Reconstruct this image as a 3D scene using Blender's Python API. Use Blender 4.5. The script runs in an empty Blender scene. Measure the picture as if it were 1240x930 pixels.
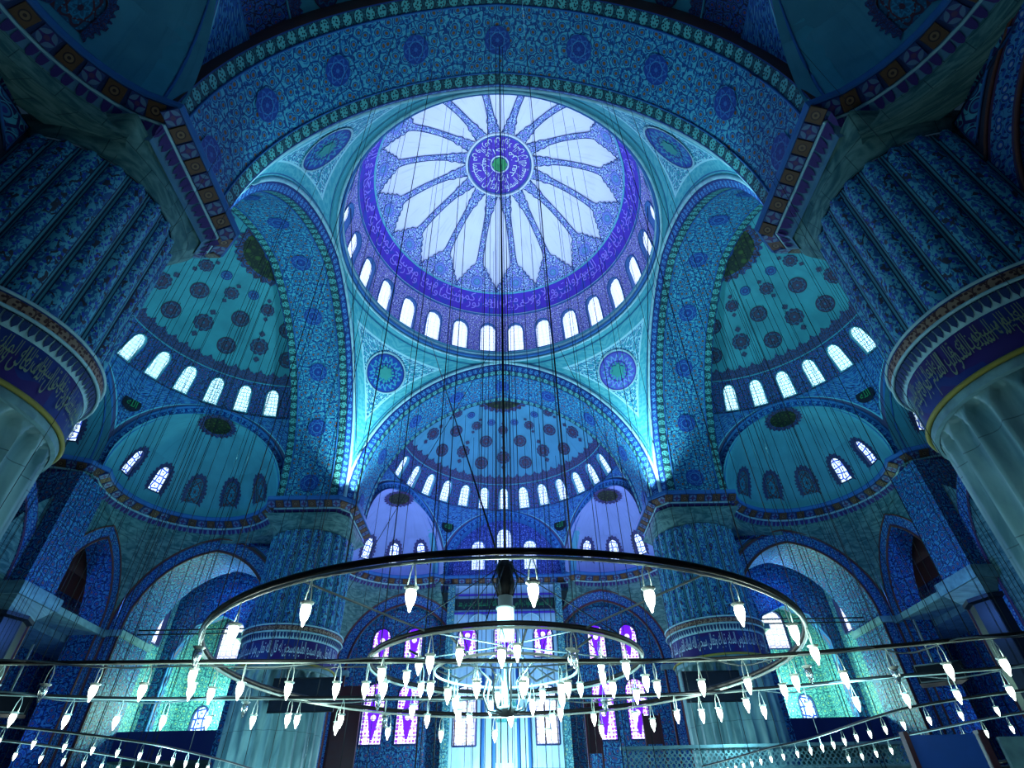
import bpy, math, random
from math import sin, cos, pi, sqrt, atan2, acos, asin, radians as R, hypot, floor
from mathutils import Vector, Matrix
random.seed(7)
S = bpy.context.scene
COL = S.collection

# ------------------------------------------------------------------ camera
TH, PS, RO = .68893, -.01968, .02397
F0 = Vector((-sin(PS), cos(PS), 0)); R0 = Vector((cos(PS), sin(PS), 0)); Z0 = Vector((0, 0, 1))
FW = F0 * cos(TH) + Z0 * sin(TH); UP0 = -F0 * sin(TH) + Z0 * cos(TH)
RT = R0 * cos(RO) - UP0 * sin(RO); UP = R0 * sin(RO) + UP0 * cos(RO)
cam = bpy.data.cameras.new('camera'); camo = bpy.data.objects.new('camera', cam); COL.objects.link(camo)
cam.sensor_width = 36; cam.lens = 36 * 675.648 / 1240; cam.clip_end = 300; cam.clip_start = .05
camo.matrix_world = Matrix(((RT.x, UP.x, -FW.x, .112), (RT.y, UP.y, -FW.y, -25.877), (RT.z, UP.z, -FW.z, 1.6), (0, 0, 0, 1)))
S.camera = camo

# ------------------------------------------------------------------ world, exposure, lights
W = bpy.data.worlds.new('world'); S.world = W; W.use_nodes = True
W.node_tree.nodes['Background'].inputs[0].default_value = (.02, .05, .09, 1)
W.node_tree.nodes['Background'].inputs[1].default_value = .25
S.view_settings.view_transform = 'Standard'; S.view_settings.look = 'None'
S.view_settings.gamma = 1; S.view_settings.exposure = 0.35; S.view_settings.use_curve_mapping = False
S.cycles.max_bounces = 6; S.cycles.diffuse_bounces = 3; S.cycles.glossy_bounces = 2
S.cycles.sample_clamp_indirect = 4.0; S.cycles.caustics_reflective = False; S.cycles.caustics_refractive = False

def lamp(kind, loc, power, col, target=None, size=.15, angle=80, blend=.6, name='flood_fill_light'):  # default name covers floodlights, chandelier points and added fills
    l = bpy.data.lights.new(name, kind); l.energy = power; l.color = col
    if kind == 'AREA': l.size = size
    else: l.shadow_soft_size = size
    if kind == 'SPOT': l.spot_size = R(angle); l.spot_blend = blend
    o = bpy.data.objects.new(name, l); COL.objects.link(o); o.location = loc
    if target is not None:
        o.rotation_euler = (Vector(target) - Vector(loc)).to_track_quat('-Z', 'Y').to_euler()
    return o
CY = (.36, .82, 1); LV = (.68, .70, 1); VI = (.30, .30, 1); TE = (.16, .72, .85); GR = (.55, 1, .70); BL = (.08, .25, 1)
# floodlights on the ring cornice, aimed up across the dome
for k in range(8):
    a = k * pi / 4 + .39
    lamp('SPOT', (11.0 * cos(a), 11.0 * sin(a), 36.5), 980, LV, (-4 * cos(a), -4 * sin(a), 48), .1, 120, .9)
# floodlights on the pier cornices, aimed up at arches and pendentives
for sx in (-1, 1):
    for sy in (-1, 1):
        near = sy < 0
        lamp('SPOT', (10.3 * sx, 10.3 * sy, 21.9), 1350 if near else 4200, CY, (9.3 * sx, 9.3 * sy, 34), .1, 130, 1)
    lamp('SPOT', (10.9 * sx, 11.7, 21.75), 1500, (.75, 1, .95), (11.25 * sx, 12.4, 26), .05, 70, .9)
    lamp('SPOT', (11.7 * sx, 10.9, 21.75), 1100, (.75, 1, .95), (12.4 * sx, 11.3, 26), .05, 70, .9)
# side and far apses: added fill lights in mid-air, tinted per apse
for sx in (-1, 1):
    lamp('SPOT', (18 * sx, 0, 22.0), 1500, TE, (23 * sx, 1, 31), .2, 150, 1)
    lamp('POINT', (20 * sx, 7, 23.2), 330, TE, size=.2)
lamp('SPOT', (0, 17.5, 22), 2600, (.26, .50, 1), (0, 23, 31), .2, 150, 1)
for sx in (-1, 1):
    lamp('POINT', (8.6 * sx, 20.6, 23), 520, (.36, .38, 1), size=.2)
# green light of the corner bays; blue and mihrab lights are added fills
for sx in (-1, 1):
    lamp('POINT', (22.5 * sx, 20.6, 9.0), 900, GR, size=.3); lamp('POINT', (23 * sx, 25.0, 10.5), 1700, GR, size=.3)
    lamp('POINT', (23 * sx, 20.8, 17.5), 160, BL, size=.3)
    lamp('POINT', (30.5 * sx, 9, 15.5), 200, BL, size=.3)
    lamp('POINT', (21 * sx, 6, 12), 500, BL, size=.3)
    lamp('POINT', (30.5 * sx, 12, 7), 120, BL, size=.3)
lamp('POINT', (0, 21.5, 5.0), 3800, (.55, .85, 1), size=.3)
lamp('POINT', (0, 20.5, 15), 800, (.15, .35, 1), size=.3)
# chandelier light; the first two points are fills added for the far piers
for x, y, z, p in ((-11, 7, 5, 500), (11.5, 6.5, 6.2, 400), (0, -14.3, 3.9, 420), (-7, -13.5, 3.7, 150), (7, -13.5, 3.7, 150), (0, 2, 3.7, 650), (-11, -4, 3.7, 300), (11, -4, 3.7, 300), (-17, 8, 3.7, 400), (17, 8, 3.7, 400)):
    lamp('POINT', (x, y, z), p, (.40, .85, 1), size=.25)
for k in range(6):
    a = k * pi / 3 + .5; lamp('POINT', (.1 + 4.7 * cos(a), -14.3 + 4.7 * sin(a), 3.75), 45, (.8, 1, .9), size=.1)
# dim light of the near half dome, from beyond the frame
lamp('POINT', (0, -20, 24), 260, (.10, .45, .8), size=.3)

# ------------------------------------------------------------------ shader toolkit
class X:
    def __init__(s, g, k): s.g = g; s.k = k
    def _b(s, op, o, rev=False): return s.g.m(op, o, s) if rev else s.g.m(op, s, o)
    def __add__(s, o): return s._b('ADD', o)
    __radd__ = __add__
    def __sub__(s, o): return s._b('SUBTRACT', o)
    def __rsub__(s, o): return s._b('SUBTRACT', o, True)
    def __mul__(s, o): return s._b('MULTIPLY', o)
    __rmul__ = __mul__
    def __truediv__(s, o): return s._b('DIVIDE', o)
    def __lt__(s, o): return s._b('LESS_THAN', o)
    def __gt__(s, o): return s._b('GREATER_THAN', o)
    def abs(s): return s.g.m('ABSOLUTE', s)
    def fr(s): return s.g.m('FRACT', s)
    def fl(s): return s.g.m('FLOOR', s)
    def sin(s): return s.g.m('SINE', s)
    def cos(s): return s.g.m('COSINE', s)
    def sqrt(s): return s.g.m('SQRT', s)
    def mod2(s): return s.g.m('MODULO', s.fl() + 4000, 2)
    def min(s, o): return s._b('MINIMUM', o)
    def max(s, o): return s._b('MAXIMUM', o)
class Gm:
    def __init__(s, name, rough=.6, spec=.3, metal=0.0):
        s.mat = bpy.data.materials.new(name); s.mat.use_nodes = True; s.nt = s.mat.node_tree
        s.b = s.nt.nodes['Principled BSDF']
        s.b.inputs['Roughness'].default_value = rough; s.b.inputs['Specular IOR Level'].default_value = spec
        s.b.inputs['Metallic'].default_value = metal
        tc = s.nt.nodes.new('ShaderNodeTexCoord'); s.uvs = tc.outputs['UV']; s.obs = tc.outputs['Object']
        sp = s.nt.nodes.new('ShaderNodeSeparateXYZ'); s.nt.links.new(s.uvs, sp.inputs[0])
        s.u = X(s, sp.outputs[0]); s.v = X(s, sp.outputs[1])
    def put(s, sock, val):
        if isinstance(val, X): val = val.k
        if isinstance(val, (int, float)): sock.default_value = val
        elif isinstance(val, tuple): sock.default_value = (*val[:3], 1)
        else: s.nt.links.new(val, sock)
    def m(s, op, a, b=None, c=None):
        n = s.nt.nodes.new('ShaderNodeMath'); n.operation = op
        s.put(n.inputs[0], a)
        if b is not None: s.put(n.inputs[1], b)
        if c is not None: s.put(n.inputs[2], c)
        return X(s, n.outputs[0])
    def vec(s, a, b, c=0.0):
        n = s.nt.nodes.new('ShaderNodeCombineXYZ')
        for i, q in enumerate((a, b, c)): s.put(n.inputs[i], q)
        return n.outputs[0]
    def mix(s, f, a, b):
        n = s.nt.nodes.new('ShaderNodeMix'); n.data_type = 'RGBA'
        s.put(n.inputs[0], f); s.put(n.inputs[6], a); s.put(n.inputs[7], b)
        return n.outputs[2]
    def vor(s, v, feat='F1', rnd=.8, scale=1.0):
        n = s.nt.nodes.new('ShaderNodeTexVoronoi'); n.voronoi_dimensions = '2D'; n.feature = feat
        n.inputs['Scale'].default_value = scale; n.inputs['Randomness'].default_value = rnd
        s.nt.links.new(v, n.inputs['Vector']); return X(s, n.outputs['Distance'])
    def noise(s, v, scale=1.0, det=2.0, dist=0.0):
        n = s.nt.nodes.new('ShaderNodeTexNoise'); n.inputs['Scale'].default_value = scale
        n.inputs['Detail'].default_value = det; n.inputs['Distortion'].default_value = dist
        s.nt.links.new(v, n.inputs['Vector']); return X(s, n.outputs[0])
    def mott(s, col, amt=.25, scale=.6, v=None):
        nz = s.noise(v or s.uvs, scale, 5)
        return s.mix(s.m('MULTIPLY', s.m('MULTIPLY_ADD', nz, 3, -1).max(0).min(1), amt), col, (0.02, 0.05, 0.09))
    def floral(s, u, v, k, bg, dk, md, ac, rnd=.75, vine=0.0):
        n1 = s.noise(s.vec(u * k, v * k), .9, 1); n2 = s.noise(s.vec(v * k + 9.3, u * k), .9, 1)
        w = s.vec(u * k + (n1 - .5) * .3, v * k + (n2 - .5) * .3)
        d = s.vor(w, 'F1', rnd)
        d2 = s.vor(s.vec(u * k * 2.7 + n2 * .9, v * k * 1.6 + n1 * .9), 'F1', .85)
        d3 = s.vor(s.vec(u * k * 1.6 - n1 * .9 + 5, v * k * 2.9 + n2 * .9), 'F1', .85)
        c = s.mix(d3 < .34, bg, md); c = s.mix(d2 < .27, c, dk)
        c = s.mix(((n1 - .5) * 16.0).sin().abs() < .10, c, dk)
        if vine: c = s.mix(s.vor(w, 'DISTANCE_TO_EDGE', rnd) < vine, c, dk)
        c = s.mix(d < .36, c, bg); c = s.mix(d < .31, c, dk); c = s.mix(d < .24, c, md); c = s.mix(d < .14, c, ac)
        return c
    def done(s, col, bump=None, emis=None, es=0.0, alpha=None):
        s.put(s.b.inputs['Base Color'], col)
        if emis is not None:
            s.put(s.b.inputs['Emission Color'], emis); s.b.inputs['Emission Strength'].default_value = es
        return s.mat
# palette
TEAL = (.10, .42, .52); TEALL = (.22, .62, .70); NAVY = (.008, .03, .17); BLUE = (.02, .11, .42); PALE = (.42, .74, .82)
RUST = (.15, .045, .03); DRK = (.012, .02, .045); GREEN = (.03, .22, .20); VIOL = (.09, .03, .48); LILAC = (.38, .42, .78); GOLD = (.34, .26, .05)
MT = {}
def flat(name, col, rough=.6, metal=0.0, amt=.15):
    g = Gm(name, rough, .3, metal); MT[name] = g.done(g.mott(col, amt, 2.0)); return MT[name]
def mat_floral(name, k, bg, dk, md, ac, rnd=.75, vine=.05):
    g = Gm(name, .55); MT[name] = g.done(g.floral(g.u, g.v, k, bg, dk, md, ac, rnd, vine))
flat('rust_wall', (.05, .045, .075)); flat('teal_paint', TEAL); flat('blue_paint', (.03, .15, .42)); flat('navy_paint', (.012, .035, .14)); flat('pale_paint', (.42, .70, .74), amt=.3)
flat('rust_paint', RUST); flat('dark_iron', (.012, .013, .016), .5, .0, 0); flat('grey_iron', (.18, .24, .25), .4, .3, 0)
flat('pale_iron', (.62, .76, .70), .35, .0, .0); flat('marble', (.20, .38, .40), amt=.5); flat('gold_paint', (.30, .25, .04))
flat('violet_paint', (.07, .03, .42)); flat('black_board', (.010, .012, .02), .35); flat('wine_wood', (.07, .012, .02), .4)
flat('ink_white', (.55, .72, .78), amt=0); flat('ink_gold', (.20, .26, .16), amt=.2); flat('ink_lilac', (.30, .24, .85), amt=0)
flat('ink_teal', (.05, .34, .30), amt=.1); flat('ink_green', (.03, .30, .10), amt=.1); flat('navy_band', (.012, .02, .13)); flat('floor_carpet', (.05, .02, .03))
mat_floral('soffit_floral', 1.7, (.08, .40, .52), (.006, .05, .20), (.02, .20, .42), (.22, .08, .03))
mat_floral('pend_floral', 2.2, (.36, .76, .80), (.01, .12, .30), (.03, .34, .52), (.05, .42, .40))
mat_floral('drum_floral', 2.4, (.66, .66, .92), (.07, .06, .32), (.20, .22, .66), (.34, .22, .75))
mat_floral('zone_floral', 2.0, (.05, .14, .34), (.035, .02, .05), (.02, .08, .42), (.20, .06, .05))
mat_floral('panel_floral', 1.3, (.10, .42, .52), (.03, .02, .12), (.04, .20, .38), (.05, .04, .25), vine=.07)
mat_floral('tile_blue', 1.7, (.05, .25, .42), (.005, .02, .10), (.015, .09, .32), (.16, .08, .10))
mat_floral('tile_green', 1.8, (.16, .44, .42), (.015, .10, .16), (.05, .24, .30), (.30, .40, .20))
mat_floral('rib_floral', 2.1, (.44, .64, .92), (.012, .035, .18), (.08, .20, .56), (.36, .26, .80))
mat_floral('crown_gold', 2.4, (.015, .02, .012), (.010, .012, .012), (.035, .055, .012), (.05, .09, .02))
def plaster(name, col, amt=.35):
    g = Gm(name, .7, .2)
    c = g.mott(col, amt, .45)
    st = g.noise(g.vec(g.u * 5, g.v * .35), 1, 3)
    MT[name] = g.done(g.mix((st - .56).max(0) * 1.2, c, (.03, .10, .14)))
plaster('dome_plaster', (.66, .74, .92), .06); plaster('semi_plaster', (.085, .37, .44)); plaster('conch_plaster', (.12, .40, .50), .3); plaster('conch_plaster_violet_lit', (.28, .38, .66), .15); plaster('semi_plaster_blue_lit', (.10, .34, .50), .2)  # far copies of conch and half-dome plaster: blue-violet light mixed into their colour
def stone():
    g = Gm('painted_stone', .7)
    nz = g.noise(g.vec(g.u * .9, g.v * 2.2), 1.0, 6, 2.0)
    c = g.mix(g.m('MULTIPLY_ADD', nz, 4, -1.5).max(0).min(1), (.035, .12, .13), (.13, .27, .25))
    line = ((g.v / .62).fr() < .035).max(((g.u / 1.3 + (g.v / .62).fl() * .5).fr() < .02))
    MT['painted_stone'] = g.done(g.mix(line * .7, c, (.01, .03, .04)))
stone()
def ringband(name, p, h, bg, ln, fill):
    g = Gm(name, .55)
    x = ((g.u / p).fr() - .5) * p; y = g.v - h / 2
    r = (x * x + y * y * .62).sqrt(); n = g.noise(g.uvs, 6, 2)
    c = g.mix(n > .55, bg, ln)
    c = g.mix(r < h * .40, c, ln); c = g.mix(r < h * .34, c, fill)
    c = g.mix(g.vor(g.vec(g.u * 7, g.v * 7)) < .3, c, ln)
    edge = (g.v < h * .09).max(g.v > h * .91); c = g.mix(edge, c, (.008, .03, .16))
    MT[name] = g.done(c)
ringband('ring_green', .62, .66, (.015, .10, .12), (.008, .03, .05), (.10, .40, .38))
ringband('ring_blue', .5, .5, (.02, .10, .36), (.01, .03, .20), (.08, .30, .60))
ringband('terracotta_band', .32, .42, (.17, .09, .07), (.06, .02, .02), (.26, .17, .12))
def fluteband():
    g = Gm('painted_flute', .5)
    u = g.u; v = g.v
    s = (v * 4.6).sin(); cx = u - .5 - s * .13
    leaf = g.noise(g.vec(u * 5, v * 3.4), 1.0, 3, 1.6)
    c = g.mix(leaf > .5, (.02, .10, .34), (.10, .36, .52))
    c = g.mix(g.m('MULTIPLY', leaf > .56, (v * 4.6 + 1).cos() > .2), c, (.03, .035, .05))
    c = g.mix(cx.abs() < .045, c, (.30, .62, .72))
    c = g.mix(g.vor(g.vec(u * 3.2, v * 3.6), 'F1', .9) < .16, c, (.02, .06, .40))
    ed = (u - .5).abs(); c = g.mix(ed > .36, c, (.01, .03, .08)); c = g.mix(ed > .41, c, (.07, .24, .32)); c = g.mix(ed > .47, c, (.008, .02, .05))
    MT['painted_flute'] = g.done(c)
fluteband()
def rosette(name, c0, c1, c2, c3, petals):
    g = Gm(name, .55)
    r = (g.u * g.u + g.v * g.v).sqrt(); a = g.m('ARCTAN2', g.v, g.u)
    w = (a * petals).cos()
    c = g.mix(r > .93, c0, c3)
    c = g.mix((r - .66 - w * .12).abs() < .07, c, c1)
    c = g.mix((r - .34 + w * .10).abs() < .06, c, c2)
    c = g.mix(g.m('MULTIPLY', (r - .5).abs() < .04, 1.0), c, c3)
    c = g.mix(r < .13, c, c1)
    c = g.mix(g.m('MULTIPLY', g.vor(g.vec(g.u * 5, g.v * 5)) < .18, r < .9), c, c2)
    MT[name] = g.done(c)
rosette('rosette_red', (.035, .03, .10), (.015, .12, .24), (.10, .04, .08), (.05, .02, .03), 8)
rosette('rosette_blue', (.015, .06, .26), (.03, .22, .42), (.06, .04, .22), (.01, .03, .12), 12)
rosette('rosette_soffit', (.012, .05, .27), (.03, .14, .42), (.01, .03, .2), (.04, .22, .46), 8)
rosette('roundel_blue', (.015, .07, .36), (.06, .32, .52), (.04, .40, .36), (.02, .05, .22), 16)
rosette('roundel_violet', (.10, .12, .55), (.20, .34, .70), (.05, .42, .35), (.06, .05, .34), 16)
rosette('blind_rosette', (.03, .13, .22), (.10, .03, .05), (.04, .28, .42), (.14, .035, .04), 6)
def glass(name, cl, dk, es, sx=7., sy=7., kind='lattice', c2=None):
    g = Gm(name, .3)
    if kind == 'lattice': sx *= .52; sy *= .52
    if kind == 'lattice':
        v = g.vor(g.vec(g.u * sx, g.v * sy), 'DISTANCE_TO_EDGE', .35)
        f = (v < .10).max(g.m('MULTIPLY', g.vor(g.vec(g.u * sx, g.v * sy), 'F1', .35) < .13, 1.0))
        c = g.mix(f, cl, dk)
    else:
        vd = g.vor(g.vec(g.u * 3.6, g.v * 3.6), 'F1', .25); n = g.noise(g.vec(g.u * 2.2, g.v * 2.2), 1.0, 0); x = g.u.abs()
        c = g.mix(vd < .33, cl, c2); c = g.mix(g.m('MULTIPLY', vd < .33, n > .60), c, (1., .45, .75)); c = g.mix(g.m('MULTIPLY', vd < .33, n < .36), c, (.75, .85, .35))
        vz = (g.v - 2.3) / 1.9; bl = g.m('MULTIPLY', x < (.52 - vz.abs() * .42), vz.abs() < 1.0)
        c = g.mix(bl, c, (.14, .01, .85)); c = g.mix((x * x + (g.v - 2.0) * (g.v - 2.0)) < .05, c, (.95, .8, .9))
        c = g.mix(g.m('MULTIPLY', x > .66, vd < .42), c, (.30, .05, .9)); c = g.mix(((g.v / .62).fr() < .07), c, dk)
    g.mat.cycles.emission_sampling = 'NONE'
    MT[name] = g.done(c, emis=c, es=es)
glass('glass_dome', (.78, .88, 1.), (.40, .50, .80), 1.0, 5, 5); glass('glass_semi', (.72, .95, 1.), (.04, .24, .36), 1.05, 7, 7)
glass('glass_far', (.70, .82, 1.), (.10, .16, .60), 1.05, 6, 6); glass('glass_conch', (.70, .88, 1.), (.02, .06, .45), 1.1, 4.2, 4.2)
glass('glass_blue', (.55, .72, 1.), (.02, .04, .50), 1.1, 3, 3); glass('glass_stained', (.95, .92, 1.), (.10, .02, .30), 1.05, 5, 5, 'stain', (.35, .06, .85))
glass('glass_pastel', (.86, .90, 1.), (.40, .40, .70), 1.0, 4, 4, 'lattice')
def lampglass():
    g = Gm('lamp_glass', .1); g.mat.cycles.emission_sampling = 'NONE'
    MT['lamp_glass'] = g.done((.9, 1., .95), emis=(.86, 1., .90), es=5.0)
    g = Gm('clear_glass', .08, .6); g.b.inputs['Transmission Weight'].default_value = .85
    MT['clear_glass'] = g.done((.75, .9, .88))
lampglass()

# ------------------------------------------------------------------ mesh toolkit
class MB:
    def __init__(s): s.v = []; s.f = []; s.t = []
    def add(s, vs, fs, uv=None):
        o = len(s.v); s.v += [tuple(p) for p in vs]
        for f in fs:
            s.f.append([o + i for i in f]); s.t += [(uv[i] if uv else (0, 0)) for i in f]
        return s
    def mesh(s, name, smooth=True, mat=None):
        m = bpy.data.meshes.new(name); m.from_pydata(s.v, [], s.f)
        l = m.uv_layers.new(name='UVMap'); l.data.foreach_set('uv', [c for t in s.t for c in t])
        if smooth: m.polygons.foreach_set('use_smooth', [True] * len(m.polygons))
        if mat: m.materials.append(MT[mat])
        m.update(); return m
def obj(name, mesh, parent=None, loc=None, rz=0.0, **props):
    if isinstance(mesh, MB): raise ValueError
    o = bpy.data.objects.new(name, mesh); COL.objects.link(o)
    if parent: o.parent = parent
    if loc: o.location = loc
    if rz: o.rotation_euler = (0, 0, rz)
    for k, v in props.items(): o[k] = v
    return o
def part(name, mb, mat, parent, loc=None, rz=0.0, smooth=True, **props):
    return obj(name, mb.mesh(name, smooth, mat), parent, loc, rz, **props)
def empty(name, loc=(0, 0, 0), rz=0.0, label=None, cat=None, group=None, kind=None):
    o = bpy.data.objects.new(name, None); COL.objects.link(o); o.location = loc; o.rotation_euler = (0, 0, rz)
    o.empty_display_size = .3
    tag(o, label, cat, group, kind); return o
def tag(o, label=None, cat=None, group=None, kind=None):
    for k, v in (('label', label), ('category', cat), ('group', group), ('kind', kind)):
        if v: o[k] = v
    return o
def grid(mb, P, nu, nv, uv=None, closeu=False):
    vs = []; us = []
    for j in range(nv + 1):
        for i in range(nu + 1):
            vs.append(P(i / nu, j / nv)); us.append(uv(i / nu, j / nv) if uv else (i / nu, j / nv))
    fs = [(j * (nu + 1) + i, j * (nu + 1) + i + 1, (j + 1) * (nu + 1) + i + 1, (j + 1) * (nu + 1) + i) for j in range(nv) for i in range(nu)]
    return mb.add(vs, fs, us)
def tube(mb, pts, r, n=6, closed=False):
    pts = [Vector(p) for p in pts]; N = len(pts); vs = []; us = []; L = 0
    up = None
    for i, p in enumerate(pts):
        a = pts[(i - 1) % N] if (i or closed) else p; b = pts[(i + 1) % N] if (i < N - 1 or closed) else p
        t = (b - a).normalized()
        ref = Vector((0, 0, 1)) if abs(t.z) < .95 else Vector((1, 0, 0))
        e1 = t.cross(ref).normalized(); e2 = t.cross(e1)
        if i: L += (p - pts[i - 1]).length
        rr = r[i] if isinstance(r, (list, tuple)) else r
        for k in range(n):
            q = 2 * pi * k / n; vs.append(p + (e1 * cos(q) + e2 * sin(q)) * rr); us.append((L, k / n))
    M = N if closed else N - 1
    fs = [(i * n + k, i * n + (k + 1) % n, ((i + 1) % N) * n + (k + 1) % n, ((i + 1) % N) * n + k) for i in range(M) for k in range(n)]
    if not closed: fs += [tuple(range(n))[::-1], tuple((N - 1) * n + k for k in range(n))]
    return mb.add(vs, fs, us)
def lathe(mb, prof, n=48, c=(0, 0), a0=0.0, a1=2 * pi, uvr=None):
    L = [0]
    for i in range(1, len(prof)): L.append(L[-1] + hypot(prof[i][0] - prof[i - 1][0], prof[i][1] - prof[i - 1][1]))
    vs = []; us = []
    for i, (r, z) in enumerate(prof):
        for k in range(n + 1):
            a = a0 + (a1 - a0) * k / n; vs.append((c[0] + r * cos(a), c[1] + r * sin(a), z)); us.append((a * (uvr or max(r, .01)), L[i]))
    fs = [(i * (n + 1) + k, i * (n + 1) + k + 1, (i + 1) * (n + 1) + k + 1, (i + 1) * (n + 1) + k) for i in range(len(prof) - 1) for k in range(n)]
    return mb.add(vs, fs, us)
def box(mb, a, b):
    (x0, y0, z0), (x1, y1, z1) = a, b
    vs = [(x0, y0, z0), (x1, y0, z0), (x1, y1, z0), (x0, y1, z0), (x0, y0, z1), (x1, y0, z1), (x1, y1, z1), (x0, y1, z1)]
    for f, ax in (((0, 3, 2, 1), 2), ((4, 5, 6, 7), 2), ((0, 1, 5, 4), 1), ((2, 3, 7, 6), 1), ((1, 2, 6, 5), 0), ((3, 0, 4, 7), 0)):
        p = [vs[i] for i in f]; k = [i for i in range(3) if i != ax]
        mb.add(p, [(0, 1, 2, 3)], [(q[k[0]], q[k[1]]) for q in p])
    return mb
def sp(az, el, r): return (r * cos(el) * sin(az), r * cos(el) * cos(az), r * sin(el))
# two-centred arch
class Arch:
    def __init__(s, a, zs, crown):
        s.a = a; s.zs = zs; s.h = max(crown - zs, a + 1e-4); s.e = (s.h ** 2 - a * a) / (2 * a); s.r = a + s.e
    def w(s, z): return s.a if z <= s.zs else max(0, sqrt(max(0, s.r ** 2 - (z - s.zs) ** 2)) - s.e)
    def z(s, x): return s.zs + sqrt(max(0, s.r ** 2 - (abs(x) + s.e) ** 2))
    def pts(s, n, off=0.0, zbot=None):
        # left foot to right foot, offset outwards
        th = acos(min(1, s.e / s.r)); out = []
        for i in range(n + 1):
            q = th * i / n; out.append((-( (s.r + off) * cos(q) - s.e), s.zs + (s.r + off) * sin(q)))
        ax = out[-1]; 
        if off: out[-1] = (0, s.zs + sqrt((s.r + off) ** 2 - s.e ** 2))
        L = out; Rr = [(-x, z) for x, z in reversed(out[:-1])]
        L = [(min(0, x), z) for x, z in L]; Rr = [(max(0, x), z) for x, z in Rr]
        if zbot is not None: L = [(L[0][0], zbot)] + L; Rr = Rr + [(Rr[-1][0], zbot)]
        return L + Rr
def arclen(p):
    L = [0]
    for i in range(1, len(p)): L.append(L[-1] + hypot(p[i][0] - p[i - 1][0], p[i][1] - p[i - 1][1]))
    return L
def strip(mb, A, B, T, v0=0.0):
    """surface between arch curve A and curve B (same count); T maps (x, depth, z); A,B = (pts, depth)"""
    pa, da = A; pb, db = B; L = arclen(pa); vs = []; us = []
    w = hypot(hypot(pa[len(pa) // 2][0] - pb[len(pb) // 2][0], pa[len(pa) // 2][1] - pb[len(pb) // 2][1]), da - db)
    for i in range(len(pa)):
        vs += [T(pa[i][0], da, pa[i][1]), T(pb[i][0], db, pb[i][1])]; us += [(L[i], v0), (L[i], v0 + w)]
    return mb.add(vs, [(2 * i, 2 * i + 1, 2 * i + 3, 2 * i + 2) for i in range(len(pa) - 1)], us)
def tubearch(mb, p, d, r, T, n=6): return tube(mb, [T(x, d, z) for x, z in p], r, n)
ID = lambda x, d, z: (x, d, z)
# arched opening in a cell
def inside(s, t, cx, sill, w, h): 
    q = sill + h - w * .55
    if abs(s - cx) > w / 2 or t < sill: return False
    if t <= q: return True
    return ((s - cx) / (w / 2)) ** 2 + ((t - q) / (w * .55)) ** 2 <= 1
def outline(cx, sill, w, h, ext=None):
    c = (cx, sill + h * .45); an = [2 * pi * k / 28 for k in range(28)]
    for x, y in ((-w / 2, 0), (w / 2, 0)): an.append(atan2(sill + y - c[1], x) % (2 * pi))
    if ext:
        for x in ext[:2]:
            for y in ext[2:]: an.append(atan2(y - c[1], x - c[0]) % (2 * pi))
    an = sorted(an); inn = []; out = []
    for a in an:
        lo, hi = 0, w + h
        for _ in range(22):
            mid = (lo + hi) / 2
            if inside(c[0] + cos(a) * mid, c[1] + sin(a) * mid, cx, sill, w, h): lo = mid
            else: hi = mid
        inn.append((c[0] + cos(a) * lo, c[1] + sin(a) * lo))
        if ext:
            t = 1e9
            if cos(a) > 1e-9: t = min(t, (ext[1] - c[0]) / cos(a))
            if cos(a) < -1e-9: t = min(t, (ext[0] - c[0]) / cos(a))
            if sin(a) > 1e-9: t = min(t, (ext[3] - c[1]) / sin(a))
            if sin(a) < -1e-9: t = min(t, (ext[2] - c[1]) / sin(a))
            out.append((c[0] + cos(a) * t, c[1] + sin(a) * t))
    return c, inn, out
def cellwall(mb, Fm, ext, cx, sill, w, h):
    c, inn, out = outline(cx, sill, w, h, ext); n = len(inn); vs = []; us = []
    for k in range(3):
        for i in range(n):
            q = k / 2; s = inn[i][0] * (1 - q) + out[i][0] * q; t = inn[i][1] * (1 - q) + out[i][1] * q
            vs.append(Fm(s, t, 0)); us.append((s, t))
    return mb.add(vs, [(k * n + i, k * n + (i + 1) % n, (k + 1) * n + (i + 1) % n, (k + 1) * n + i) for k in range(2) for i in range(n)], us)
def window_meshes(name, Fm, cx, sill, w, h, depth, gmat, fmat, fr=.05):
    c, inn, _ = outline(cx, sill, w, h); n = len(inn); mb = MB(); vs = []; us = []
    for k, d in enumerate((0, depth)):
        for i in range(n): vs.append(Fm(inn[i][0], inn[i][1], d)); us.append((i * .2, d))
    mb.add(vs, [(i, (i + 1) % n, n + (i + 1) % n, n + i) for i in range(n)], us)
    tube(mb, [Fm(p[0], p[1], -.02) for p in inn], fr, 5, True)
    g = MB(); vs = [Fm(c[0], c[1], depth * .8)] + [Fm(p[0], p[1], depth * .8) for p in inn]
    g.add(vs, [(0, 1 + i, 1 + (i + 1) % n) for i in range(n)], [(c[0] - cx, c[1] - sill)] + [(p[0] - cx, p[1] - sill) for p in inn])
    return mb.mesh(name, True, fmat), g.mesh('glass', False, gmat)
def put_window(ms, parent, loc=(0, 0, 0), rz=0.0, **pr):
    o = obj('window', ms[0], parent, loc, rz, **pr); obj('glass', ms[1], o); return o
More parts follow.
